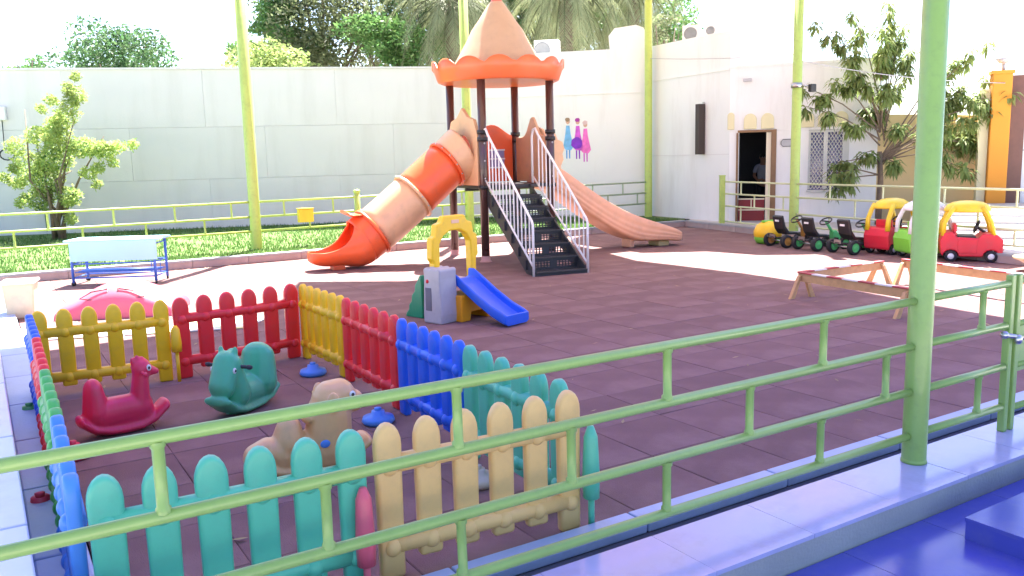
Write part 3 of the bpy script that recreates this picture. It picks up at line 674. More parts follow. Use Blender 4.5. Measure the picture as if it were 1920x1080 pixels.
# stairs
STAIR0 = set(bpy.data.objects); SX = -.20; SW = .84; RUN = 2.12; NST = 7
y0 = -H - .04
for s in (-1, 1):
    sg = prism(N(), [(y0 + .06, DZ), (y0 + .06, DZ - .28), (y0 - RUN + .28, 0), (y0 - RUN - .04, 0), (y0 - RUN - .04, .12)], -.015, .015, 'x'); obj('stringer', sg, M_stair, tw, bevel=.004, loc=(SX + s * SW / 2, 0, 0))
for k in range(NST):
    z = DZ - (k + 1) * DZ / (NST + .3); y = y0 - (k + .7) * RUN / NST
    q = N(); td = RUN / NST + .03
    nx, ny = 16, 5
    # perforated tread and riser: real bars crossing, open between
    for i in range(nx + 1):
        solidb = i % 8 in (0, 7, 1) ; bx(q, (-SW / 2 + i * SW / nx, 0, 0), ((.05 if i % 8 == 0 else .016), td, .022))
    for j in range(ny + 1): bx(q, (0, -td / 2 + j * td / ny, .001), (SW, (.05 if j in (0, 5) else .016), .022))
    st = obj('tread', q, M_stair, tw, loc=(SX, y, z))
    rr = N(); rh = DZ / (NST + .3)
    for i in range(nx + 1): bx(rr, (-SW / 2 + i * SW / nx, 0, -rh / 2), ((.10 if i % 8 == 0 else .016), .014, rh - .03))
    for j in range(4): bx(rr, (0, .001, -.03 - j * (rh - .05) / 3), (SW, .014, .05 if j in (0, 3) else .014))
    obj('riser', rr, M_stair, st, loc=(0, -td / 2 + .01, 0))
for s in (-1, 1):
    x = SX + s * (SW / 2 + .035)
    top = [(x, y0 + .02, DZ + .02), (x, y0 + .02, DZ + .82), (x, y0 - .04, DZ + .94), (x, y0 - .14, DZ + .96), (x, y0 - .24, DZ + .86)]
    low = (x, y0 - RUN - .02, .84)
    hr = obj('handrail', tube(N(), top + [low, (x, y0 - RUN - .06, .78), (x, y0 - RUN - .06, 0.0)], .02, 10), M_wm, tw)
    obj('lower_rail', tube(N(), [(x, y0 - .02, DZ + .12), (x, y0 - RUN - .06, .14)], .016, 8), M_wm, hr)
    for k in range(12):
        t_ = (k + .5) / 12; yy = y0 - .2 - (RUN - .2) * t_
        zt = DZ + .86 + (.84 - DZ - .86) * ((yy - y0 + .24) / (-RUN + .22)) if yy < y0 - .24 else DZ + .86
        zl = DZ + .12 + (.14 - DZ - .12) * ((y0 - .02 - yy) / (RUN + .04))
        obj('baluster', tube(N(), [(x, yy, zl), (x, yy, zt)], .0115, 6, False), M_wm, hr)
SP = Matrix.Translation((SX, y0, 0)) @ rot(R(-6.5)) @ Matrix.Translation((-SX, -y0, 0))
for o in set(bpy.data.objects) - STAIR0:
    if o.parent == tw:
        m4 = SP @ Matrix.Translation(o.location); o.location = m4.translation; o.rotation_euler = (0, 0, R(-6.5))
# right open slide
q = N(); rings = []
sp = [(.62, 1.36, -.02), (.85, 1.37, -.04), (1.1, 1.22, -.08), (1.5, .93, -.14), (1.95, .62, -.21), (2.35, .40, -.27), (2.7, .27, -.31), (3.1, .22, -.35), (3.45, .19, -.38), (3.68, .15, -.40)]
prof = [(-.36, .30), (-.345, .33), (-.32, .31), (-.30, .06), (-.24, .0), (-.12, -.012), (0, -.015), (.12, -.012), (.24, .0), (.30, .06), (.32, .31), (.345, .33), (.36, .30), (.36, .12), (.35, .06), (.355, -.0), (.34, -.06), (.345, -.1), (.3, -.16), (0, -.17), (-.3, -.16), (-.345, -.1), (-.34, -.06), (-.365, -.02), (-.35, .03), (-.37, .08), (-.355, .14), (-.37, .20)]
for i, (x, z, y) in enumerate(sp):
    k_ = 1.0 if 0 < i < 7 else [.9, 0, 0, 0, 0, 0, 0, .75, .5, .25][i]
    rings.append([q.verts.new((x, y + a, z + (b * k_ if b > 0 else b * (1 if i < 7 else .55)))) for a, b in prof])
for i in range(len(rings) - 1):
    for k in range(len(prof)):
        k2 = (k + 1) % len(prof); f = q.faces.new((rings[i][k], rings[i][k2], rings[i + 1][k2], rings[i + 1][k])); f.smooth = True
q.faces.new(rings[0]); q.faces.new(rings[-1][::-1])
o = obj('open_slide', q, M_slide, tw); o.modifiers.new('b', 'SUBSURF').levels = 1
obj('slide_foot', bx(N(), (3.3, -.36, .055), (.26, .36, .11)), plastic('straw_plastic', (.62, .48, .22)), tw, bevel=.02)
obj('slide_foot', bx(N(), (2.6, -.30, .09), (.1, .3, .17)), M_slide, tw, bevel=.02)

# ------------------------------------------------------------------ toy picket fence
PK = .107
def fence_master():
    t = thing('toy_fence_panel', 'x', 'toy fence', (0, 0, 0), 0, 'plastic toy fence panels round the play pen')
    me = None
    ln = 1.0; hgt = .70
    out = [(-.054, .07), (.054, .07), (.058, .5), (.060, .60)] + [(.060 * cos(k * pi / 10), .60 + .10 * sin(k * pi / 10)) for k in range(1, 10)] + [(-.060, .60), (-.058, .5)]
    for k in range(6):
        x = .055 + k * (ln - .11) / 5
        q = N(); 
        o2 = [(px, (pz if not (k in (0, 5) and pz < .1) else .0)) for px, pz in out]
        prism(q, o2, -.028, .028)
        p = obj('picket', q, M_red, t, bevel=.019, seg=3, loc=(x, 0, 0))
        for f in p.data.polygons: f.use_smooth = True
    for z in (.515, .15):
        q = N(); tube(q, [(.03, .0, z), (ln - .03, .0, z)], .042, 14, True)
        for k in range(6): ell(q, (.055 + k * (ln - .11) / 5, -.018, z - .005), (.04, .035, .042), seg=12)
        obj('rail', q, M_red, t)
    return t
FM = fence_master()
def fence(p0, p1, m, label, first=False, flip=False):
    p0, p1 = Vector((*p0, 0)), Vector((*p1, 0))
    d = p1 - p0; a = math.atan2(d.y, d.x)
    if first: r = FM; r.location = p0; r.rotation_euler = (0, 0, a); r['label'] = label
    else: r = dup(FM, p0, a, label, mats={'red_plastic': m} if m else {})
    r.scale = (d.length - .012, 1, 1)
    return r
fence((-2.86, 7.08), (-1.99, 7.84), None, 'red picket fence panel standing at the back of the pen behind the jade rocker', True)
FENCE = [((-3.78, 6.58), (-2.88, 7.06), M_yel, 'yellow picket fence panel at the back left of the pen behind the magenta rocker'),
 ((-1.95, 7.80), (-1.40, 6.98), M_yel, 'yellow picket fence panel on the right side of the pen next to the back corner'),
 ((-1.39, 6.94), (-.82, 6.00), M_red, 'red picket fence panel on the right side of the pen between yellow and blue panels'),
 ((-.81, 5.96), (-.30, 5.08), M_blu, 'blue picket fence panel on the right side of the pen'),
 ((-.29, 5.04), (.26, 4.09), M_grn, 'teal green picket fence panel on the right side of the pen behind the peach panel'),
 ((-.60, 3.47), (.31, 3.97), M_pch, 'peach picket fence panel at the front right of the pen'),
 ((-1.55, 2.93), (-.63, 3.45), M_grn, 'teal green picket fence panel at the front left of the pen'),
 ((-2.10, 3.78), (-1.60, 2.93), M_lb, 'blue picket fence panel on the left side of the pen nearest the railing'),
 ((-2.64, 4.68), (-2.11, 3.80), M_lg, 'green picket fence panel on the left side of the pen'),
 ((-3.19, 5.60), (-2.65, 4.70), M_red, 'red picket fence panel on the left side of the pen'),
 ((-3.74, 6.50), (-3.20, 5.62), M_blu, 'blue picket fence panel at the far end of the left side of the pen')]
PANELS = [FM] + [fence(*f) for f in FENCE]
# weighted feet and connectors clipped to the panels
def hang(t, par):
    t.parent = PANELS[par]; p = PANELS[par]
    pm = Matrix.Translation(p.location) @ rot(p.rotation_euler.z) @ Matrix.Diagonal((p.scale.x, 1, 1, 1)); t.matrix_parent_inverse = pm.inverted()
def foot(x, y, m, label, par):
    t = bpy.data.objects.new('foot', None); C.objects.link(t); t.location = (x, y, 0); t['label'] = label; hang(t, par)
    obj('disc', lathe(N(), [(0, .002), (.10, .002), (.115, .02), (.105, .05), (.05, .062), (.045, .09), (0, .09)], 24), m, t)
    obj('knob', lathe(N(), [(.022, .088), (.026, .11), (.0, .115)], 12), m, t)
foot(-1.72, 7.12, M_lb, 'blue round foot on the floor inside the back corner of the pen', 2)
foot(-.95, 5.72, M_lb, 'blue round foot on the floor inside the blue right panel', 4)
foot(-.22, 4.55, plastic('cream_plastic', (.70, .62, .52)), 'cream round foot on the floor inside the teal right panel', 5)
foot(-3.55, 6.05, M_lg, 'green round foot outside the left side of the pen at the far end', 11)
foot(-2.78, 5.15, M_mag, 'pink round foot under the left side of the pen in the middle', 10)
foot(-2.52, 4.30, M_mag, 'pink round foot outside the left side of the pen nearest the railing', 8)
def peg(x, y, z, m, label, rz=0, h_=.2, par=0):
    t = bpy.data.objects.new('connector', None); C.objects.link(t); t.location = (x, y, 0); t.rotation_euler = (0, 0, rz); t['label'] = label; hang(t, par)
    obj('leg', tube(N(), [(0, 0, 0), (0, 0, z)], .016), m, t); obj('clip', lathe(N(), [(0, z), (.040, z), (.043, z + h_ * .3), (.034, z + h_ * .85), (.015, z + h_), (0, z + h_)], 16), m, t)
peg(-2.82, 7.0, .26, M_yel, 'yellow connector between the yellow and red back panels', 0, .22, 1)
peg(-.64, 3.38, .12, M_pink, 'pink connector between the teal and peach front panels', 0, .34, 6)
peg(.36, 3.94, .16, M_grn, 'teal connector at the outer end of the peach front panel', 0, .36, 6)

# ------------------------------------------------------------------ rocking toys (blow-moulded)
def cap(q, p0, p1, r0, r1=None, n=7, sy=1.0):
    r1 = r0 if r1 is None else r1; p0, p1 = Vector(p0), Vector(p1)
    for k in range(n + 1):
        t = k / n; r = r0 + (r1 - r0) * t; ell(q, p0.lerp(p1, t), (r, r * sy, r), seg=12)
def rocker(label, loc, rz, m, s=1.0, kind=0, rod=None):
    t = thing('rocking_toy', label, 'rocking toy', loc, rz, 'plastic rocking toys inside the pen')
    q = N()
    # sled-like rocker base
    arc = [(-.44, .15), (-.32, .08), (-.16, .05), (0, .045), (.16, .05), (.3, .085), (.44, .17)]
    for i in range(len(arc) - 1): cap(q, (arc[i][0], 0, arc[i][1]), (arc[i + 1][0], 0, arc[i + 1][1]), .046, n=11, sy=2.8)
    cap(q, (-.24, 0, .17), (.2, 0, .18), .13, .12, n=16, sy=.95)                    # body
    cap(q, (-.26, 0, .12), (.24, 0, .12), .09, .09, n=18, sy=1.15)
    if kind == 0:      # bird-like: hump seat back, upright neck, small head with beak
        cap(q, (-.28, 0, .20), (-.29, 0, .36), .14, .105, sy=.95)
        cap(q, (.18, 0, .22), (.21, 0, .44), .11, .085); cap(q, (.21, 0, .47), (.25, 0, .48), .09, .08); cap(q, (.30, 0, .46), (.39, 0, .44), .05, .025)
        for k in range(3): ell(q, (.14 + k * .05, 0, .555 - abs(k - 1) * .012), (.03, .022, .04))
        hz, hx = .46, .20
    elif kind == 1:    # pony: big hanging muzzle, mane, high broad back rest
        cap(q, (-.26, 0, .22), (-.30, 0, .43), .16, .135, n=8, sy=1.1); cap(q, (-.38, 0, .30), (-.42, 0, .18), .08, .06)
        cap(q, (.18, 0, .20), (.23, 0, .44), .15, .12, n=8); cap(q, (.24, 0, .46), (.36, 0, .28), .118, .108, n=8); ell(q, (.21, .065, .57), (.03, .022, .045)); ell(q, (.21, -.065, .57), (.03, .022, .045))
        cap(q, (.15, 0, .54), (.08, 0, .34), .045, .06)
        hz, hx = .44, .22
    else:              # pup: broad chest, blocky head with a flat muzzle, stub tail end
        cap(q, (-.18, 0, .24), (-.17, 0, .33), .13, .10); cap(q, (-.34, 0, .20), (-.44, 0, .17), .10, .095, sy=1.1)
        cap(q, (.13, 0, .16), (.16, 0, .40), .20, .175, n=12, sy=.9); cap(q, (.17, 0, .48), (.25, 0, .50), .15, .135, n=8, sy=.95); cap(q, (.31, 0, .47), (.37, 0, .46), .09, .08)
        ell(q, (.14, .15, .52), (.05, .03, .07)); ell(q, (.14, -.15, .52), (.05, .03, .07)); ell(q, (-.02, 0, .40), (.05, .09, .05))
        hz, hx = .50, .12
    obj('body', q, m, t, remesh=.011)
    obj('handle', tube(N(), [(hx, -.21, hz), (hx, .21, hz)], .016), rod or m, t)
    for s_ in (-1, 1): obj('grip', ell(N(), (hx, s_ * .185, hz), (.021, .03, .021)), rod or m, t)
    for s_ in (-1, 1): obj('eye', ell(N(), ((.28, .31, .31)[kind], s_ * (.076, .108, .122)[kind], (.49, .42, .54)[kind]), (.014, .010, .014)), M_blk, t)
    ex_, ey_, ez_ = (.28, .31, .31)[kind], (.072, .103, .117)[kind], (.49, .42, .54)[kind]
    for s_ in (-1, 1):
        obj('eye_white', ell(N(), (ex_, s_ * ey_, ez_), (.026, .010, .026)), M_white, t)
        if kind == 2: obj('side_sticker', ell(N(), (.05 if kind else .0, s_ * (.165 if kind == 2 else .128), .24), (.04, .008, .028)), M_lb if kind == 2 else M_white, t)
    q = N(); arc2 = [(-.47, .19)] + arc[1:-1] + [(.47, .21)]
    tube(q, [(x, 0, z - .046) for x, z in arc[1:-1]], .010, 6)
    obj('mould_seam', q, m, t)
    t.scale = s; return t
rocker('magenta bird shaped rocking toy at the left of the pen', (-2.68, 5.66, 0), R(40), M_mag, (.62, .78, .88), 0)
rocker('jade green pony shaped rocking toy in the middle of the pen', (-2.0, 6.12, 0), R(250), M_hgrn, (.66, .95, .84), 1, M_stair)
rocker('tan pup shaped rocking toy at the front of the pen behind the teal panel', (-1.20, 4.82, 0), R(30), plastic('caramel_plastic', (.78, .45, .20)), (.74, .92, .84), 2, M_pch)

# ------------------------------------------------------------------ toddler climber
t = thing('toddler_climber', 'toddler climber with yellow arch, grey tower, green ramp and blue slide', 'climber', (-.62, 9.66, 0), R(-41.5))
# local x runs down the slide, local y away to the right rear
LX = lambda x, y, z: (x, y, z)
q = N(); pr_ = [(-.30, .30), (-.30, .46), (-.285, .47), (-.27, .45)]
sp = [(.02, .44), (.10, .44), (.2, .385), (.45, .23), (.68, .11), (.84, .05), (.9, .04)]
prof = [(-.19, .0), (-.19, .10), (-.175, .115), (-.155, .10), (-.15, .03), (-.1, .015), (.1, .015), (.15, .03), (.155, .10), (.175, .115), (.19, .10), (.19, 0), (.15, -.03), (-.15, -.03)]
rings = [[q.verts.new((x, a, z + b * (1 if i < 6 else .8))) for a, b in prof] for i, (x, z) in enumerate(sp)]
for i in range(len(rings) - 1):
    for k in range(len(prof)):
        k2 = (k + 1) % len(prof); f = q.faces.new((rings[i][k], rings[i][k2], rings[i + 1][k2], rings[i + 1][k])); f.smooth = True
q.faces.new(rings[0]); q.faces.new(rings[-1][::-1])
bx(q, (.885, 0, .085), (.035, .36, .09))
obj('slide', q, M_blu, t, bevel=.006)
q = N(); prism(q, [(-.15, 0), (.13, 0), (.14, .1), (.125, .5), (.13, .60), (.10, .62), (.05, .60), (0, .625), (-.05, .60), (-.1, .625), (-.14, .60), (-.13, .5), (-.155, .1)], -.13, .13)
gt_ = obj('grey_tower', q, M_gry, t, bevel=.03, seg=3, loc=(.06, -.33, 0))
obj('tower_niche', bx(N(), (-.06, -.128, .27), (.10, .012, .26)), mat('niche_dark', (.16, .16, .19), .7), gt_, bevel=.01); obj('emblem', lathe(N(), [(0, .0), (.022, 0), (.02, .008), (0, .01)], 12, Matrix.Translation((-.07, -.13, .47)) @ Matrix.Rotation(pi / 2, 4, 'X')), M_red, gt_)
q = N(); prism(q, [(-.35, 0), (-.35, .0), (-.26, 0), (-.25, .70), (-.245, .86), (-.18, .95), (-.08, 1.0), (.08, 1.0), (.18, .95), (.245, .86), (.25, .70), (.26, 0), (.37, 0), (.365, .32), (.33, .36), (.335, .66), (.37, .70), (.36, .93), (.30, .96), (.28, 1.08), (.2, 1.10), (.16, 1.17), (-.16, 1.17), (-.2, 1.10), (-.28, 1.08), (-.30, .96), (-.36, .93), (-.37, .70), (-.335, .66)][2:] + [(-.345, .3), (-.35, 0)], -.05, .05, 'x')
ar = obj('arch', q, M_yel, t, bevel=.018, seg=3, loc=(-.06, 0, 0))
obj('side_step', bx(N(), (0, .40, .17), (.30, .10, .34)), M_yel, t, bevel=.03, seg=3)
obj('emblem', bx(N(), (.052, 0, 1.10), (.006, .12, .04)), plastic('pale_orange', (.85, .5, .3)), ar, bevel=.002)
q = N(); prism(q, [(-.28, 0), (-.28, .30), (.28, .30), (.28, 0), (.14, 0), (.12, .1), (-.12, .1), (-.14, 0)], -.02, .30, 'x'); obj('base_box', q, M_dorg, t, bevel=.015, loc=(-.02, .05, 0))
obj('platform', bx(N(), (-.12, 0, .40), (.34, .56, .05)), plastic('lilac_plastic', (.55, .50, .58)), t, bevel=.012)
q = N(); prism(q, [(-.30, .50), (-.26, .50), (-.26, 0), (-.56, 0), (-.54, .05), (-.50, .09), (-.49, .15), (-.45, .19), (-.44, .26), (-.39, .31), (-.38, .38), (-.34, .43)], -.27, .25); obj('climbing_ramp', q, plastic('deep_green_plastic', (.01, .28, .13)), t, bevel=.015, loc=(0, -.05, 0))

# ------------------------------------------------------------------ blue trolley table, pink shell, bin, mat
t = thing('trolley_table', 'blue metal trolley table with a pale mint top near the back kerb', 'table', (-6.15, 13.35, 0), R(4))
q = N(); bx(q, (0, 0, .69), (1.42, .62, .03)); obj('tabletop', q, M_mint, t, bevel=.01)
obj('front_apron', bx(N(), (.03, -.315, .53), (1.30, .015, .30)), M_mint, t, bevel=.004)
for sx in (-1, 1):
    for sy in (-1, 1):
        l_ = obj('leg', tube(N(), [(sx * .62, sy * .27, .05), (sx * .62, sy * .27, .675)], .022), M_bm, t)
        if sx < 0: obj('caster', lathe(N(), [(0, -.012), (.035, -.012), (.038, 0), (.035, .012), (0, .012)], 14, Matrix.Translation((-.62, sy * .27, .038)) @ Matrix.Rotation(pi / 2, 4, 'X')), M_blk, l_)
        else: obj('foot_cap', tube(N(), [(.62, sy * .27, 0), (.62, sy * .27, .055)], .018), M_blk, l_)
for sy in (-1, 1):
    for z in (.12, .34): obj('rail', tube(N(), [(-.62, sy * .27, z), (.62, sy * .27, z)], .011), M_bm, t)
for sx in (-1, 1):
    for z in (.12, .34, .62): obj('rail', tube(N(), [(sx * .62, -.27, z), (sx * .62, .27, z)], .011), M_bm, t)
for k in range(4): obj('shelf_bar', tube(N(), [(-.62, -.18 + k * .12, .2), (.62, -.18 + k * .12, .2)], .01), M_bm, t)
for k in range(3): obj('side_bar', tube(N(), [(.62 - .07 * k - .1, .27, .12), (.62 - .07 * k - .1, .27, .34)], .008), M_bm, t)

t = thing('car_shell', 'rose pink car shaped plastic lid with outlined windows behind the yellow fence', 'sandpit lid', (-4.85, 10.55, 0), R(8)); t.scale = (1.12, 1.1, 1.2)
q = N(); prof = [(-.62, .0), (-.62, .10), (-.55, .16), (-.40, .20), (-.24, .30), (0, .345), (.22, .31), (.42, .21), (.56, .17), (.62, .10), (.62, 0)]
rows_ = []
for y, k in [(-.42, .0), (-.41, .45), (-.36, .75), (-.2, .97), (0, 1.0), (.2, .97), (.36, .75), (.41, .45), (.42, 0)]:
    rows_.append([q.verts.new((x * (.93 + .07 * (k > 0)), y, z * k + .004)) for x, z in prof])
for i in range(len(rows_) - 1):
    for k in range(len(prof) - 1):
        f = q.faces.new((rows_[i][k], rows_[i][k + 1], rows_[i + 1][k + 1], rows_[i + 1][k])); f.smooth = True
o = obj('shell', q, M_pink, t); o.modifiers.new('b', 'SUBSURF').levels = 2
for sgn in (-1, 1):
    pts = [(.05, .30), (.22, .275), (.33, .215), (.2, .20), (.06, .22), (.05, .30)]
    obj('window_outline', tube(N(), [(sgn * x - .02, -.29 - (.32 - z) * .62, z * 1.0 - .01) for x, z in pts], .0075, 5), M_blk, t)

t = thing('storage_bin', 'cream square plastic bin standing by the white wall at the left', 'bin', (-6.02, 10.35, 0), R(20)); t.scale = (.85, .85, .95)
q = N(); A = [(-.17, -.17), (.17, -.17), (.17, .17), (-.17, .17)]
q = N(); v0 = [q.verts.new((x, y, 0)) for x, y in A]; v1 = [q.verts.new((x * 1.22, y * 1.22, .46)) for x, y in A]
for k in range(4): q.faces.new((v0[k], v0[(k + 1) % 4], v1[(k + 1) % 4], v1[k]))
q.faces.new(v0[::-1]); q.faces.new(v1)
obj('tub', q, plastic('cream_tub', (.74, .64, .40)), t, bevel=.03, seg=3); obj('rim', bx(N(), (0, 0, .47), (.46, .46, .04)), plastic('white_tub_rim', (.8, .78, .7)), t, bevel=.015)

mt = thing('play_mat', 'thin pale green and white patterned mat on the floor behind the back fence panels', 'mat', (0, 0, 0))
mm = bpy.data.materials.new('printed_mat'); mm.use_nodes = True
n_ = mm.node_tree.nodes; l = mm.node_tree.links; tc = n_.new('ShaderNodeTexCoord'); vo = n_.new('ShaderNodeTexVoronoi'); vo.inputs['Scale'].default_value = 4.5
ra = n_.new('ShaderNodeValToRGB'); ra.color_ramp.interpolation = 'CONSTANT'
for p, c in [(0, (.66, .70, .62)), (.35, (.45, .66, .42)), (.5, (.70, .70, .62)), (.7, (.70, .66, .30)), (.82, (.68, .70, .66)), (.93, (.45, .60, .66))]:
    e = ra.color_ramp.elements.new(p); e.color = (*c, 1)
sp_ = n_.new('ShaderNodeSeparateColor'); l.new(tc.outputs['Object'], vo.inputs['Vector']); l.new(vo.outputs['Color'], sp_.inputs[0]); l.new(sp_.outputs[0], ra.inputs[0]); l.new(ra.outputs[0], n_['Principled BSDF'].inputs['Base Color'])
n_['Principled BSDF'].inputs['Roughness'].default_value = .6
for k, (A, B) in enumerate([(((-5.55, 8.75), (-5.75, 9.45)), ((-4.2, 9.0), (-4.35, 9.75))), (((-4.18, 9.01), (-4.33, 9.76)), ((-2.95, 9.25), (-2.85, 9.98)))]):
    obj('mat_sheet', prism(N(), [A[0], B[0], B[1], A[1]], .006, .018, 'z'), mm, mt)

# ------------------------------------------------------------------ pedal go-karts
def kart(label, loc, rz, rimm, first=None):
    if first: return dup(first, loc, rz, label, mats={'kart_rim': rimm} if rimm else {})
    t = thing('pedal_kart', label, 'go-kart', loc, rz, 'pedal go-karts lined up by the kerb')
    def wheel(x, y, r, wd):
        Mx = Matrix.Translation((x, y, r)) @ Matrix.Rotation(pi / 2, 4, 'X')
        o = obj('wheel', lathe(N(), [(r * .62, -wd / 2), (r * .93, -wd / 2), (r, -wd * .3), (r, wd * .3), (r * .93, wd / 2), (r * .62, wd / 2)], 24, Mx), M_rub, t)
        obj('rim', lathe(N(), [(0, -wd / 2 - .004), (r * .25, -wd / 2 - .004), (r * .58, -wd / 2 + .015), (r * .63, -wd / 2), (r * .63, wd / 2), (r * .58, wd / 2 - .015), (r * .25, wd / 2 + .004), (0, wd / 2 + .004)], 20, Mx), mat('kart_rim', (.10, .55, .16), .5), o)
    for s in (-1, 1): wheel(-.32, s * .25, .125, .09); wheel(.34, s * .22, .115, .07)
    obj('rear_axle', tube(N(), [(-.32, -.24, .125), (-.32, .24, .125)], .014), M_steel, t); obj('front_axle', tube(N(), [(.34, -.21, .115), (.34, .21, .115)], .012), M_steel, t)
    q = N()
    for s in (-1, 1): tube(q, [(-.34, s * .10, .17), (0, s * .11, .15), (.34, s * .05, .14)], .018)
    tube(q, [(-.3, -.12, .17), (-.3, .12, .17)], .016); tube(q, [(-.42, -.18, .2), (-.46, 0, .2), (-.42, .18, .2), (-.33, .2, .16)], .012)
    obj('frame', q, M_blk, t)
    q = N(); prism(q, [(-.10, .24), (-.22, .24), (-.30, .34), (-.36, .58), (-.32, .61), (-.26, .40), (-.17, .29), (.02, .28), (.04, .24)], -.15, .15); st_ = obj('seat', q, M_blk, t, bevel=.03, seg=3)
    obj('seat_badge', bx(N(), (0, 0, 0), (.008, .11, .035)), M_white, st_, loc=(-.357, 0, .50)); st_.children
    obj('seat_bracket', tube(N(), [(-.15, 0, .16), (-.15, 0, .25)], .03), M_steel, t)
    obj('fairing', prism(N(), [(.24, .16), (.46, .13), (.45, .2), (.3, .34), (.22, .32)], -.06, .06), mat('kart_rim', (1, 1, 1)), t, bevel=.02)
    obj('steering_column', tube(N(), [(.32, 0, .20), (.10, 0, .50)], .026), mat('kart_rim', (1, 1, 1)), t)
    q = N(); ax = Vector((-.22, 0, .30)).normalized(); c0 = Vector((.09, 0, .51)); e1 = Vector((0, 1, 0)); e2 = ax.cross(e1)
    tube(q, [c0 + (e1 * cos(a) * .12 + e2 * sin(a) * .10) for a in [k * pi / 8 for k in range(17)]], .013, 8, False); tube(q, [c0 - e1 * .11, c0 + e1 * .11], .012)
    sw = obj('steering_wheel', q, M_blk, t)
    for s in (-1, 1): obj('pedal', bx(N(), (.26, s * .1, .18), (.03, .08, .06)), M_blk, t)
    obj('number_plate', bx(N(), (-.452, 0, .22), (.01, .16, .07)), M_steel, t)
    return t
k0 = kart('pedal go-kart with green rims, rightmost of the row, beside the red ride-on car', (6.08, 14.9, 0), R(22), None)
kart('pedal go-kart with green rims in the middle of the row', (5.68, 15.55, 0), R(22), None, k0)
kart('pedal go-kart with orange front hub, leftmost of the row, beside the yellow toy', (5.36, 16.2, 0), R(20), plastic('kart_orange', (.45, .22, .05)), k0)

# yellow and green ball shaped ride-on behind the karts
t = thing('ball_toy', 'yellow and green round ride-on toy left of the go-karts', 'toy', (5.06, 16.75, 0), R(30))
q = N(); lathe(q, [(0, .45), (.12, .43), (.22, .36), (.27, .25), (.27, .16), (.25, .13)], 22); obj('yellow_dome', q, M_yel, t); q = N(); lathe(q, [(.255, .15), (.262, .10), (.22, .02), (0, .004)], 22); obj('green_base', q, M_apple, t)
obj('seat_ridge', bx(N(), (0, 0, .44), (.3, .08, .04)), M_apple, t, bevel=.015)

# ------------------------------------------------------------------ ride-on cars
def coupe(label, loc, rz, first=None, mats=None):
    if first: return dup(first, loc, rz, label, mats=mats or {})
    t = thing('ride_on_car', label, 'toy car', loc, rz, 'ride-on toy cars with roofs by the kerb')
    Bm = plastic('coupe_body', (.72, .025, .05)); Rm_ = plastic('coupe_roof', (.86, .62, .03))
    # body side profile (x forward) with wheel arches
    def archp(cx, r, n=6): return [(cx + r * cos(pi * k / n), .08 + r * .95 * sin(pi * k / n)) for k in range(n + 1)]
    out = [(-.38, .12), (-.40, .30), (-.36, .42), (-.24, .44), (-.18, .36), (.10, .35), (.16, .42), (.34, .40), (.42, .32), (.42, .12)] + archp(.27, .105) + archp(-.25, .105)
    q = N(); prism(q, out, -.235, .235); b = obj('body', q, Bm, t, bevel=.035, seg=3)
    obj('door', bx(N(), (-.04, -.238, .235), (.25, .016, .2)), Bm, b, bevel=.006); obj('door', bx(N(), (-.04, .238, .235), (.25, .016, .2)), Bm, b, bevel=.006)
    obj('bumper', bx(N(), (.425, 0, .19), (.02, .34, .05)), Bm, b, bevel=.008)
    q = N(); bx(q, (-.05, 0, .36), (.24, .36, .03)); obj('seat', q, M_blk, t, bevel=.008)
    obj('seat_back', bx(N(), (-.2, 0, .46), (.05, .3, .18)), Bm, t, bevel=.02)
    # roof: dome on four curved pillars
    q = N(); 
    o = obj('roof', lathe(q, [(0, .885), (.10, .88), (.2, .86), (.27, .82), (.31, .765), (.315, .735), (.29, .72), (.26, .77), (.2, .815), (.1, .84), (0, .845)], 28, Matrix.Translation((-.04, 0, 0)) @ Matrix.Diagonal((1, .76, 1, 1))), Rm_, t)
    for sx in (-1, 1):
        for s in (-1, 1):
            x0, x1, x2 = (-.36, -.35, -.22) if sx < 0 else (.30, .26, .14)
            obj('pillar', tube(N(), [(x0, s * .19, .38), (x1, s * .19, .56), ((x1 + x2) / 2, s * .185, .70), (x2, s * .17, .79)], [.045, .04, .04, .05], 10, flat=.75), Rm_, t)
    for x in (.27, -.25):
        for s in (-1, 1):
            Mx = Matrix.Translation((x, s * .21, .085)) @ Matrix.Rotation(pi / 2, 4, 'X')
            wv = obj('wheel', lathe(N(), [(.045, -.035), (.075, -.035), (.085, -.02), (.085, .02), (.075, .035), (.045, .035)], 20, Mx), M_rub, t)
            obj('hub', lathe(N(), [(0, -.04), (.035, -.04), (.046, -.03), (.046, .03), (.035, .04), (0, .04)], 16, Mx), M_white, wv)
    q = N(); c0 = Vector((.09, 0, .50)); e1 = Vector((0, 1, 0)); e2 = Vector((.35, 0, .94))
    tube(q, [c0 + (e1 * cos(a) * .085 + e2 * sin(a) * .085) for a in [k * pi / 8 for k in range(17)]], .015, 8, False); tube(q, [c0, (.2, 0, .42)], .02); tube(q, [c0 - e1 * .08, c0 + e1 * .08], .013); obj('steering_wheel', q, M_blk, t)
    for s in (-1, 1): obj('headlight', ell(N(), (.415, s * .13, .30), (.02, .04, .035)), M_white, t)
    return t
c1 = coupe('red ride-on car with yellow roof, rightmost of the three, right of the thick pole', (7.28, 13.5, 0), R(-22))
c1.scale = (1.08, 1.08, 1.08)
c2 = coupe('red ride-on car with yellow roof between the go-karts and the green car', (6.62, 14.75, 0), R(28), c1)
c3 = coupe('apple green ride-on car with white roof, partly behind the thick pole', (6.86, 14.05, 0), R(5), c1, {'coupe_body': M_apple, 'coupe_roof': M_white})

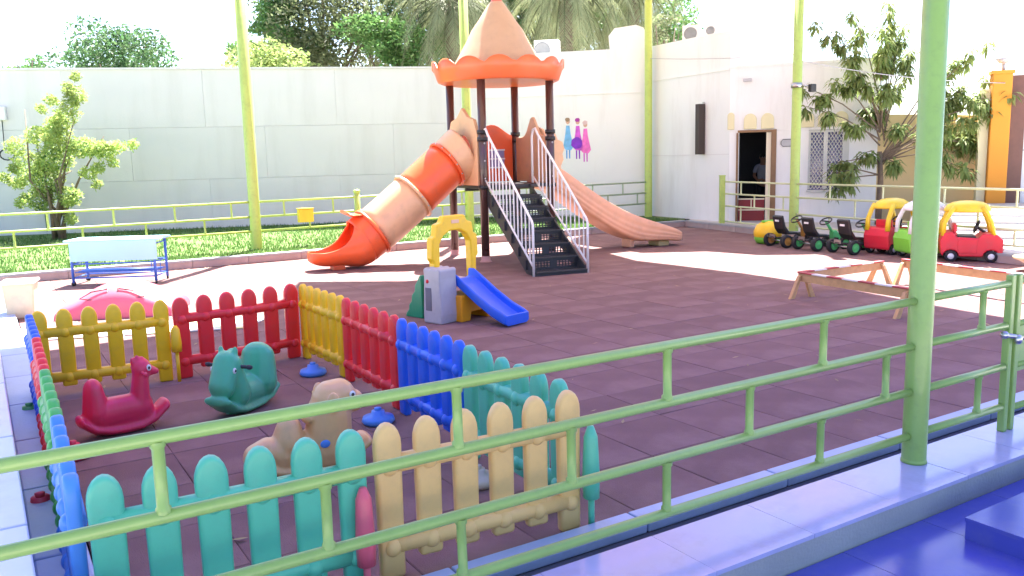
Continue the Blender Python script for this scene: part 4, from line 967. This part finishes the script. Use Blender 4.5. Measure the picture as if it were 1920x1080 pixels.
# ------------------------------------------------------------------ wooden balance beams
def beam(p0, p1, label, z=.31, legs=(0, 1), stripes=True):
    p0, p1 = Vector((*p0, 0)), Vector((*p1, 0)); d = p1 - p0; L_ = d.length
    t = thing('balance_beam', label, 'balance beam', p0, math.atan2(d.y, d.x), 'striped wooden balance beams laid as a frame')
    obj('beam', bx(N(), (L_ / 2, 0, z - .055), (L_, .045, .10)), M_wood, t, bevel=.004)
    n = max(4, int(L_ / .21))
    for k in range(n): obj('stripe', bx(N(), ((k + .5) * L_ / n, 0, z + .004), (L_ / n - .002, .075, .014)), (M_stripe if k % 2 == 0 else M_wst), t)
    for e in legs:
        x = .05 + e * (L_ - .1)
        for s in (-1, 1):
            q = N(); prism(q, [(s * .02, z - .02), (s * .065, z - .04), (s * .20, 0), (s * .13, 0)], -.022, .022, 'x'); obj('leg', q, M_wood, t, loc=(x + s * .004, 0, 0))
beam((3.55, 10.42), (4.26, 8.95), 'wooden beam with red and white striped top nearest the camera, left of the thick pole')
beam((3.58, 10.50), (4.98, 11.36), 'wooden beam with red and white striped top running back towards the cars', .30, (1,))
beam((5.25, 11.35), (6.0, 9.5), 'far wooden beam with faded pink stripes passing behind the thick pole', .32)

# sand table at the right edge
t = thing('sand_table', 'beige round sand table with a pale yellow cover at the right edge', 'table', (7.55, 12.15, 0))
obj('basin', lathe(N(), [(0, .0), (.12, .0), (.14, .1), (.24, .16), (.30, .18), (.31, .21), (.27, .22), (0, .20)], 26), plastic('beige_basin', (.72, .50, .30)), t)
obj('cover', lathe(N(), [(0, .60), (.08, .58), (.12, .50), (.10, .42), (.05, .36), (.04, .21), (0, .21)], 20), plastic('pale_yellow', (.80, .80, .35)), t)

# ------------------------------------------------------------------ person in the doorway
def person(loc, rz, label):
    t = thing('person', label, 'person', loc, rz)
    def skin(name, verts, edges, rad, m, lv=2):
        me = bpy.data.meshes.new(name); me.from_pydata(verts, edges, []); me.materials.append(m)
        o = bpy.data.objects.new(name, me); C.objects.link(o); o.parent = t
        s = o.modifiers.new('skin', 'SKIN'); s.use_smooth_shade = True
        for i, v in enumerate(me.skin_vertices[0].data):
            r = rad[i]; v.radius = r if isinstance(r, tuple) else (r, r)
            v.use_root = (i == 0)
        o.modifiers.new('sub', 'SUBSURF').levels = lv; o.modifiers['sub'].render_levels = lv
        return o
    sk = mat('skin', (.36, .19, .12), .6, .05, 8)
    # x right, y forward(-y faces the camera), z up
    v = [(0, 0, .92), (0, 0, 1.08), (0, .0, 1.30), (0, .01, 1.43), (0, 0, 1.50), (0, -.01, 1.60), (0, -.01, 1.70),
         (.17, 0, 1.40), (.24, -.02, 1.14), (.16, -.20, 1.02), (.06, -.25, 1.03),
         (-.17, 0, 1.40), (-.24, -.02, 1.14), (-.16, -.20, 1.02), (-.06, -.26, 1.04),
         (.09, 0, .86), (.10, -.01, .48), (.10, .02, .08), (.11, -.12, .03), (-.09, 0, .86), (-.10, -.01, .48), (-.10, .02, .08), (-.11, -.12, .03)]
    e = [(0, 1), (1, 2), (2, 3), (3, 4), (4, 5), (5, 6), (3, 7), (7, 8), (8, 9), (9, 10), (3, 11), (11, 12), (12, 13), (13, 14), (0, 15), (15, 16), (16, 17), (17, 18), (0, 19), (19, 20), (20, 21), (21, 22)]
    r = [(.14, .10), (.13, .095), (.155, .10), (.07, .06), .05, .085, .075, .05, .042, .034, .026, .05, .042, .034, .026, .08, .055, .04, .035, .08, .055, .04, .035]
    skin('body', v, e, r, sk)
    cl = mat('pale_shirt', (.42, .44, .50), .85, .1, 8, .2, 40); tr = mat('dark_trousers', (.03, .03, .04), .85)
    skin('shirt', [(0, 0, .90), (0, 0, 1.08), (0, 0, 1.30), (0, .01, 1.42), (.17, 0, 1.40), (.235, -.015, 1.2), (-.17, 0, 1.40), (-.235, -.015, 1.2)], [(0, 1), (1, 2), (2, 3), (3, 4), (4, 5), (3, 6), (6, 7)], [(.165, .125), (.15, .115), (.175, .12), (.085, .075), .065, .06, .065, .06], cl)
    skin('trousers', [(0, 0, .93), (.09, 0, .84), (.10, -.01, .48), (.10, .02, .10), (-.09, 0, .84), (-.10, -.01, .48), (-.10, .02, .10)], [(0, 1), (1, 2), (2, 3), (0, 4), (4, 5), (5, 6)], [(.15, .115), .098, .072, .06, .098, .072, .06], tr)
    q = N(); ell(q, (0, .012, 1.685), (.092, .10, .085)); obj('hair', q, mat('black_hair', (.01, .009, .008), .6), t)
    q = N(); ell(q, (0, -.095, 1.625), (.014, .02, .022)); obj('nose', q, sk, t)
    for s in (-1, 1):
        obj('eye', ell(N(), (s * .03, -.088, 1.655), (.012, .008, .008)), M_wm, t); obj('ear', ell(N(), (s * .088, 0, 1.64), (.012, .022, .03)), sk, t)
        for k in range(4): obj('finger', tube(N(), [(s * (.06 - .01 * k * .5), -.25, 1.045 - k * .017), (s * .02, -.285, 1.04 - k * .017), (-s * .01, -.275, 1.03 - k * .017)], [.009, .0085, .007], 6), sk, t)
        obj('thumb', tube(N(), [(s * .07, -.24, 1.05), (s * .05, -.27, 1.075)], [.011, .009], 6), sk, t)
    obj('mouth', bx(N(), (0, -.092, 1.592), (.04, .008, .008)), mat('lips', (.3, .09, .07), .6), t)
    t.scale = (.92, .92, .92)
pp = CC + Rm @ Vector((.72, 2.0, LZ))
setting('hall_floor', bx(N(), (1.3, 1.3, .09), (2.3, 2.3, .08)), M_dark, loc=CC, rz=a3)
person(pp, a3 + R(12), 'person in a pale shirt and dark trousers standing inside the dark doorway')

# ------------------------------------------------------------------ trees
def leafy(name, clumps, leaf, m, parent, n_per, seed=1, shape='oval', droop=0.0):
    r_ = random.Random(seed); V_, F_ = [], []
    for (cx, cy, cz, rx, ry, rz_) in clumps:
        for _ in range(int(n_per * (rx * rz_) ** .8 * (1.9 if leaf > .12 else 1.3))):
            while True:
                x, y, z = (r_.uniform(-1, 1) for _ in range(3)); d_ = x * x + y * y + z * z
                if d_ < 1 and (d_ > .35 or r_.random() < .35): break
            p = Vector((cx + x * rx, cy + y * ry, cz + z * rz_))
            s = leaf * r_.uniform(.6, 1.35)
            d = Vector((r_.gauss(0, 1), r_.gauss(0, 1), r_.gauss(0, .7) - droop)).normalized()
            a = d.cross(Vector((r_.gauss(0, 1), r_.gauss(0, 1), r_.gauss(0, 1)))).normalized()
            wdt = s * (.5 if shape == 'oval' else .17)
            n = len(V_)
            V_ += [tuple(p), tuple(p + d * s * .45 + a * wdt * .5), tuple(p + d * s), tuple(p + d * s * .45 - a * wdt * .5)]
            F_.append((n, n + 1, n + 2, n + 3))
    return obj(name, (V_, [], F_), m, parent)
def leafmat(name, col, tr=.45): return mat(name, col, .55, .35, 1.3, spec=.3, transl=tr, hue=.025)
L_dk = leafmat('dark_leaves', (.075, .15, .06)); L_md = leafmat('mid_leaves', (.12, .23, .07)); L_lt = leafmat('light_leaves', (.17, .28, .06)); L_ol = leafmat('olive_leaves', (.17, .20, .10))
L_yl = leafmat('yellow_green_leaves', (.30, .38, .13), .5); L_mg = leafmat('mango_leaves', (.24, .31, .10), .42)
def crown(cx, cy, cz, R_, h_, n, seed):
    r_ = random.Random(seed); out = []
    for _ in range(n):
        a = r_.uniform(0, 2 * pi); d_ = R_ * r_.random() ** .6; z = r_.uniform(-1, 1)
        k = math.sqrt(max(0.05, 1 - z * z * .8)); s = R_ * r_.uniform(.2, .42)
        out.append((cx + d_ * cos(a) * k, cy + d_ * sin(a) * k, cz + z * h_, s, s, s * r_.uniform(.6, .9)))
    return out
def tree(label, x, y, cz, R_, h_, m, leaf=.16, n=14, dens=700, seed=1, trunk=.16, grp='trees behind the boundary wall', name='tree'):
    t = thing(name, label, 'tree', (x, y, 0), 0, grp)
    q = N(); r_ = random.Random(seed)
    tube(q, [(0, 0, 0), (.05, .02, cz * .4), (0, 0, cz - h_ * .2)], [trunk, trunk * .75, trunk * .4], 8)
    for k in range(7):
        a = r_.uniform(0, 2 * pi); e = (R_ * .75 * cos(a), R_ * .75 * sin(a), cz + r_.uniform(-.5, .8) * h_)
        tube(q, [(0, 0, cz * .45 + k * .04), (e[0] * .5, e[1] * .5, (cz * .5 + e[2]) / 2 + .2), e], [trunk * .4, trunk * .22, .015], 6)
    obj('trunk', q, M_bark, t)
    leafy('crown', crown(0, 0, cz, R_, h_, n, seed), leaf, m, t, dens, seed)
    return t
tree('small dark tree showing above the left end of the grey wall', -15.3, 27.5, 4.75, .8, .55, L_md, .13, 12, 700, 2)
tree('wide dark bushy tree showing above the left part of the grey wall', -12.2, 27.5, 5.0, 1.9, .75, L_dk, .13, 26, 520, 4)
tree('tall dense dark tree behind the grey wall left of the tower', -6.6, 31.5, 6.8, 2.9, 2.0, L_ol, .16, 40, 430, 5, .25)
tree('pale green bushy tree low behind the grey wall, right of the left lime pole', -6.8, 27.4, 4.45, 2.0, .65, L_yl, .14, 22, 480, 6)
tree('mid green leafy tree behind the grey wall just left of the tower roof', -3.6, 28.5, 5.2, 1.7, 1.1, L_md, .15, 22, 520, 7)
tree('leafy green tree behind the grey wall beside the pale bush', -8.0, 30.0, 5.9, 1.6, 1.3, L_md, .16, 24, 480, 16, .2)
tree('big dark tree far behind the tower roof', -2.2, 34.5, 8.2, 3.6, 2.3, L_dk, .18, 44, 400, 8, .3)
tree('dense dark tree far behind the white parapet right of the tower roof', 2.8, 36, 8.6, 3.8, 2.4, L_ol, .18, 44, 400, 9, .3)
tree('green tree behind the hump of the white parapet', 5.6, 33.0, 6.7, 1.9, 1.3, L_md, .16, 22, 420, 10, .2)
tree('small grey green tree showing above the white roof left of the air conditioners', 4.85, 27.0, 5.35, .62, .55, L_ol, .11, 12, 700, 11, .08)

def palm(label, x, y, h_, fl, seed, nf=64):
    t = thing('palm_tree', label, 'palm tree', (x, y, 0), 0, 'palm trees behind the boundary wall'); r_ = random.Random(seed)
    q = N(); tube(q, [(0, 0, 0), (.1, .05, h_ * .5), (.05, 0, h_)], [.24, .2, .2], 10)
    for k in range(30): lathe(q, [(.2, 0), (.26, .08), (.2, .1)], 10, Matrix.Translation((.08, .03, h_ - k * .12)))
    obj('trunk', q, M_bark, t)
    V_, F_ = [], []; st = N()
    for k in range(nf):
        a = k * 2.4 + r_.uniform(-.2, .2); el = R(75 - 125 * (k / nf)) ; L_ = fl * r_.uniform(.85, 1.1); pts = []; p = Vector((.05, 0, h_)); d = Vector((cos(a) * cos(el), sin(a) * cos(el), sin(el)))
        for s in range(13):
            pts.append(p.copy()); p += d * L_ / 12; d = (d + Vector((0, 0, -.14 - .02 * s))).normalized()
        tube(st, pts, [.03 - .002 * i for i in range(13)], 4, False)
        for s in range(2, 12):
            for j in range(3):
                c = pts[s].lerp(pts[s + 1], j / 3); dd = (pts[s + 1] - pts[s]).normalized(); sd_ = dd.cross(Vector((0, 0, 1))).normalized()
                ll = .55 * sin(pi * (s + 1) / 14) + .12
                for sg in (-1, 1):
                    e = c + (sd_ * sg * .75 + dd * .75 + Vector((0, 0, -.35 + r_.uniform(-.25, .15)))).normalized() * ll * r_.uniform(.8, 1.15)
                    wv = dd * .022; n = len(V_); V_ += [tuple(c - wv), tuple(c + wv), tuple(e)]; F_.append((n, n + 1, n + 2))
    obj('frond_stem', st, L_ol, t); obj('crown', (V_, [], F_), leafmat('palm_leaf', (.27, .30, .16), .35), t)
palm('date palm with long drooping fronds behind the left of the tower roof', -1.8, 28.5, 6.8, 2.9, 1)
palm('date palm with long drooping fronds right of the tower roof', 1.9, 29.0, 7.3, 3.2, 2)
palm('leaning palm with drooping fronds at the right lime pole above the white parapet', 4.4, 31, 7.6, 2.6, 3, 44)

# front left shrub tree in the sun
t = thing('shrub_tree', 'bright yellow-green multi-stemmed small tree in front of the grey wall at the left', 'tree', (-10.75, 20.3, LZ))
q = N(); r_ = random.Random(5)
tips = []
for k in range(9):
    a = r_.uniform(0, 2 * pi); tx = r_.uniform(-.75, 1.15); tz = r_.uniform(1.6, 3.1)
    tube(q, [(r_.uniform(-.12, .12), r_.uniform(-.1, .1), 0), (tx * .15, r_.uniform(-.2, .2), .7), (tx * .5, r_.uniform(-.4, .4), 1.4), (tx, r_.uniform(-.5, .5), tz)], [.045, .035, .025, .008], 6); tips.append((tx, tz))
obj('trunk', q, M_bark, t)
cl = [(-.15, 0, 1.45, .42, .4, .45), (.1, 0, 1.9, .45, .4, .4), (-.55, 0, 1.75, .38, .35, .35), (-.8, 0, 2.2, .24, .25, .22), (.15, .1, 2.5, .35, .3, .38), (.5, 0, 2.95, .28, .25, .33), (.75, 0, 3.35, .25, .2, .22), (.75, 0, 2.15, .4, .3, .26), (1.25, 0, 2.05, .36, .3, .20), (1.6, 0, 2.15, .22, .2, .13), (-.35, 0, .95, .33, .3, .3), (.35, 0, 1.0, .3, .25, .26), (.85, 0, 1.55, .22, .2, .16), (-.25, 0, 2.45, .3, .3, .22), (-.9, .1, 1.35, .2, .2, .15)]
for _ in range(34):
    b_ = r_.choice(cl[:15]); cl.append((b_[0] + r_.gauss(0, .30), b_[1] + r_.gauss(0, .2), b_[2] + r_.gauss(0, .22), .13, .12, .12))
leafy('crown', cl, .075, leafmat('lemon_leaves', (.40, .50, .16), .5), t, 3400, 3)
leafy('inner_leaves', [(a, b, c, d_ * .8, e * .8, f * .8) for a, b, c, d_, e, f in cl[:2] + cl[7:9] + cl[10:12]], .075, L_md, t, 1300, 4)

# mango tree at the right: whorls of long drooping leaves on thin limbs
t = thing('mango_tree', 'slender tree with whorls of long drooping leaves in front of the beige wall', 'tree', (8.15, 18.9, LZ))
q = N(); r_ = random.Random(11)
tube(q, [(0, 0, 0), (.02, 0, 1.0), (-.03, 0, 1.6)], [.075, .065, .055], 8)
whorls = []
limbs = [(-.15, 3.9), (.25, 4.1), (-.55, 3.4), (-.85, 2.4), (.55, 3.3), (-.3, 2.7), (.3, 2.3), (-.9, 1.5), (-.1, 3.2), (.1, 1.5), (-.75, 3.75), (.4, 3.85), (-.35, 1.7), (-1.0, 3.3), (.05, 2.7),
         (1.6, 2.3), (1.9, 2.9), (2.25, 3.3), (1.45, 2.9), (2.5, 2.9), (2.2, 2.5), (2.45, 1.95), (2.75, 1.75), (1.35, 1.7), (1.75, 1.3), (2.0, 2.1), (2.6, 2.2), (1.3, 2.2), (-1.65, 2.75), (-1.7, 3.2), (-1.5, 4.5), (-.6, 4.75), (.1, 4.9), (-.3, 4.3), (.45, 4.4), (-1.05, 4.0), (1.7, 3.6), (2.1, 4.0), (-1.0, .95), (-1.15, 1.3)]
for x, z in limbs:
    z = z - LZ; y = r_.uniform(-.5, .4)
    base = (-.03 + .1 * (x > 0), 0, min(1.5 + max(0, z - 1.6) * .35, z * .75 + .3) if z > 1.3 else 1.1)
    if x > 1.2: base = (.02, 0, 1.35 + .2 * r_.random())
    mid = (x * .5, y * .4, (base[2] + z) / 2 + (.1 if x < 1.2 else .25))
    tube(q, [base, mid, (x, y, z)], [.02, .013, .005], 6)
    whorls.append((x, y, z)); 
    for j in range(3 + (r_.random() < .6)): whorls.append((mid[0] + (x - mid[0]) * r_.uniform(.3, .8), y + r_.gauss(0, .12), mid[2] + (z - mid[2]) * r_.uniform(.3, .8)))
obj('trunk', q, M_bark, t)
V_, F_ = [], []
for (x, y, z) in whorls:
    for k in range(r_.randint(26, 38)):
        a = r_.uniform(0, 2 * pi); el = r_.uniform(-1.2, .5); d = Vector((cos(a) * cos(el), sin(a) * cos(el), sin(el))); s = r_.uniform(.22, .36)
        c = Vector((x, y, z)) - Vector((0, 0, r_.uniform(0, .14))); m1 = c + d * s * .5; d2 = (d + Vector((0, 0, -1.0))).normalized(); e = m1 + d2 * s * .5
        sd_ = d.cross(Vector((0, 0, 1))); sd_ = (sd_ if sd_.length > .01 else Vector((1, 0, 0))).normalized() * .03; n = len(V_)
        V_ += [tuple(c), tuple(m1 + sd_), tuple(e), tuple(m1 - sd_)]; F_ += [(n, n + 1, n + 3), (n + 1, n + 2, n + 3)]
obj('crown', (V_, [], F_), L_mg, t)
for me in bpy.data.meshes:
    pass
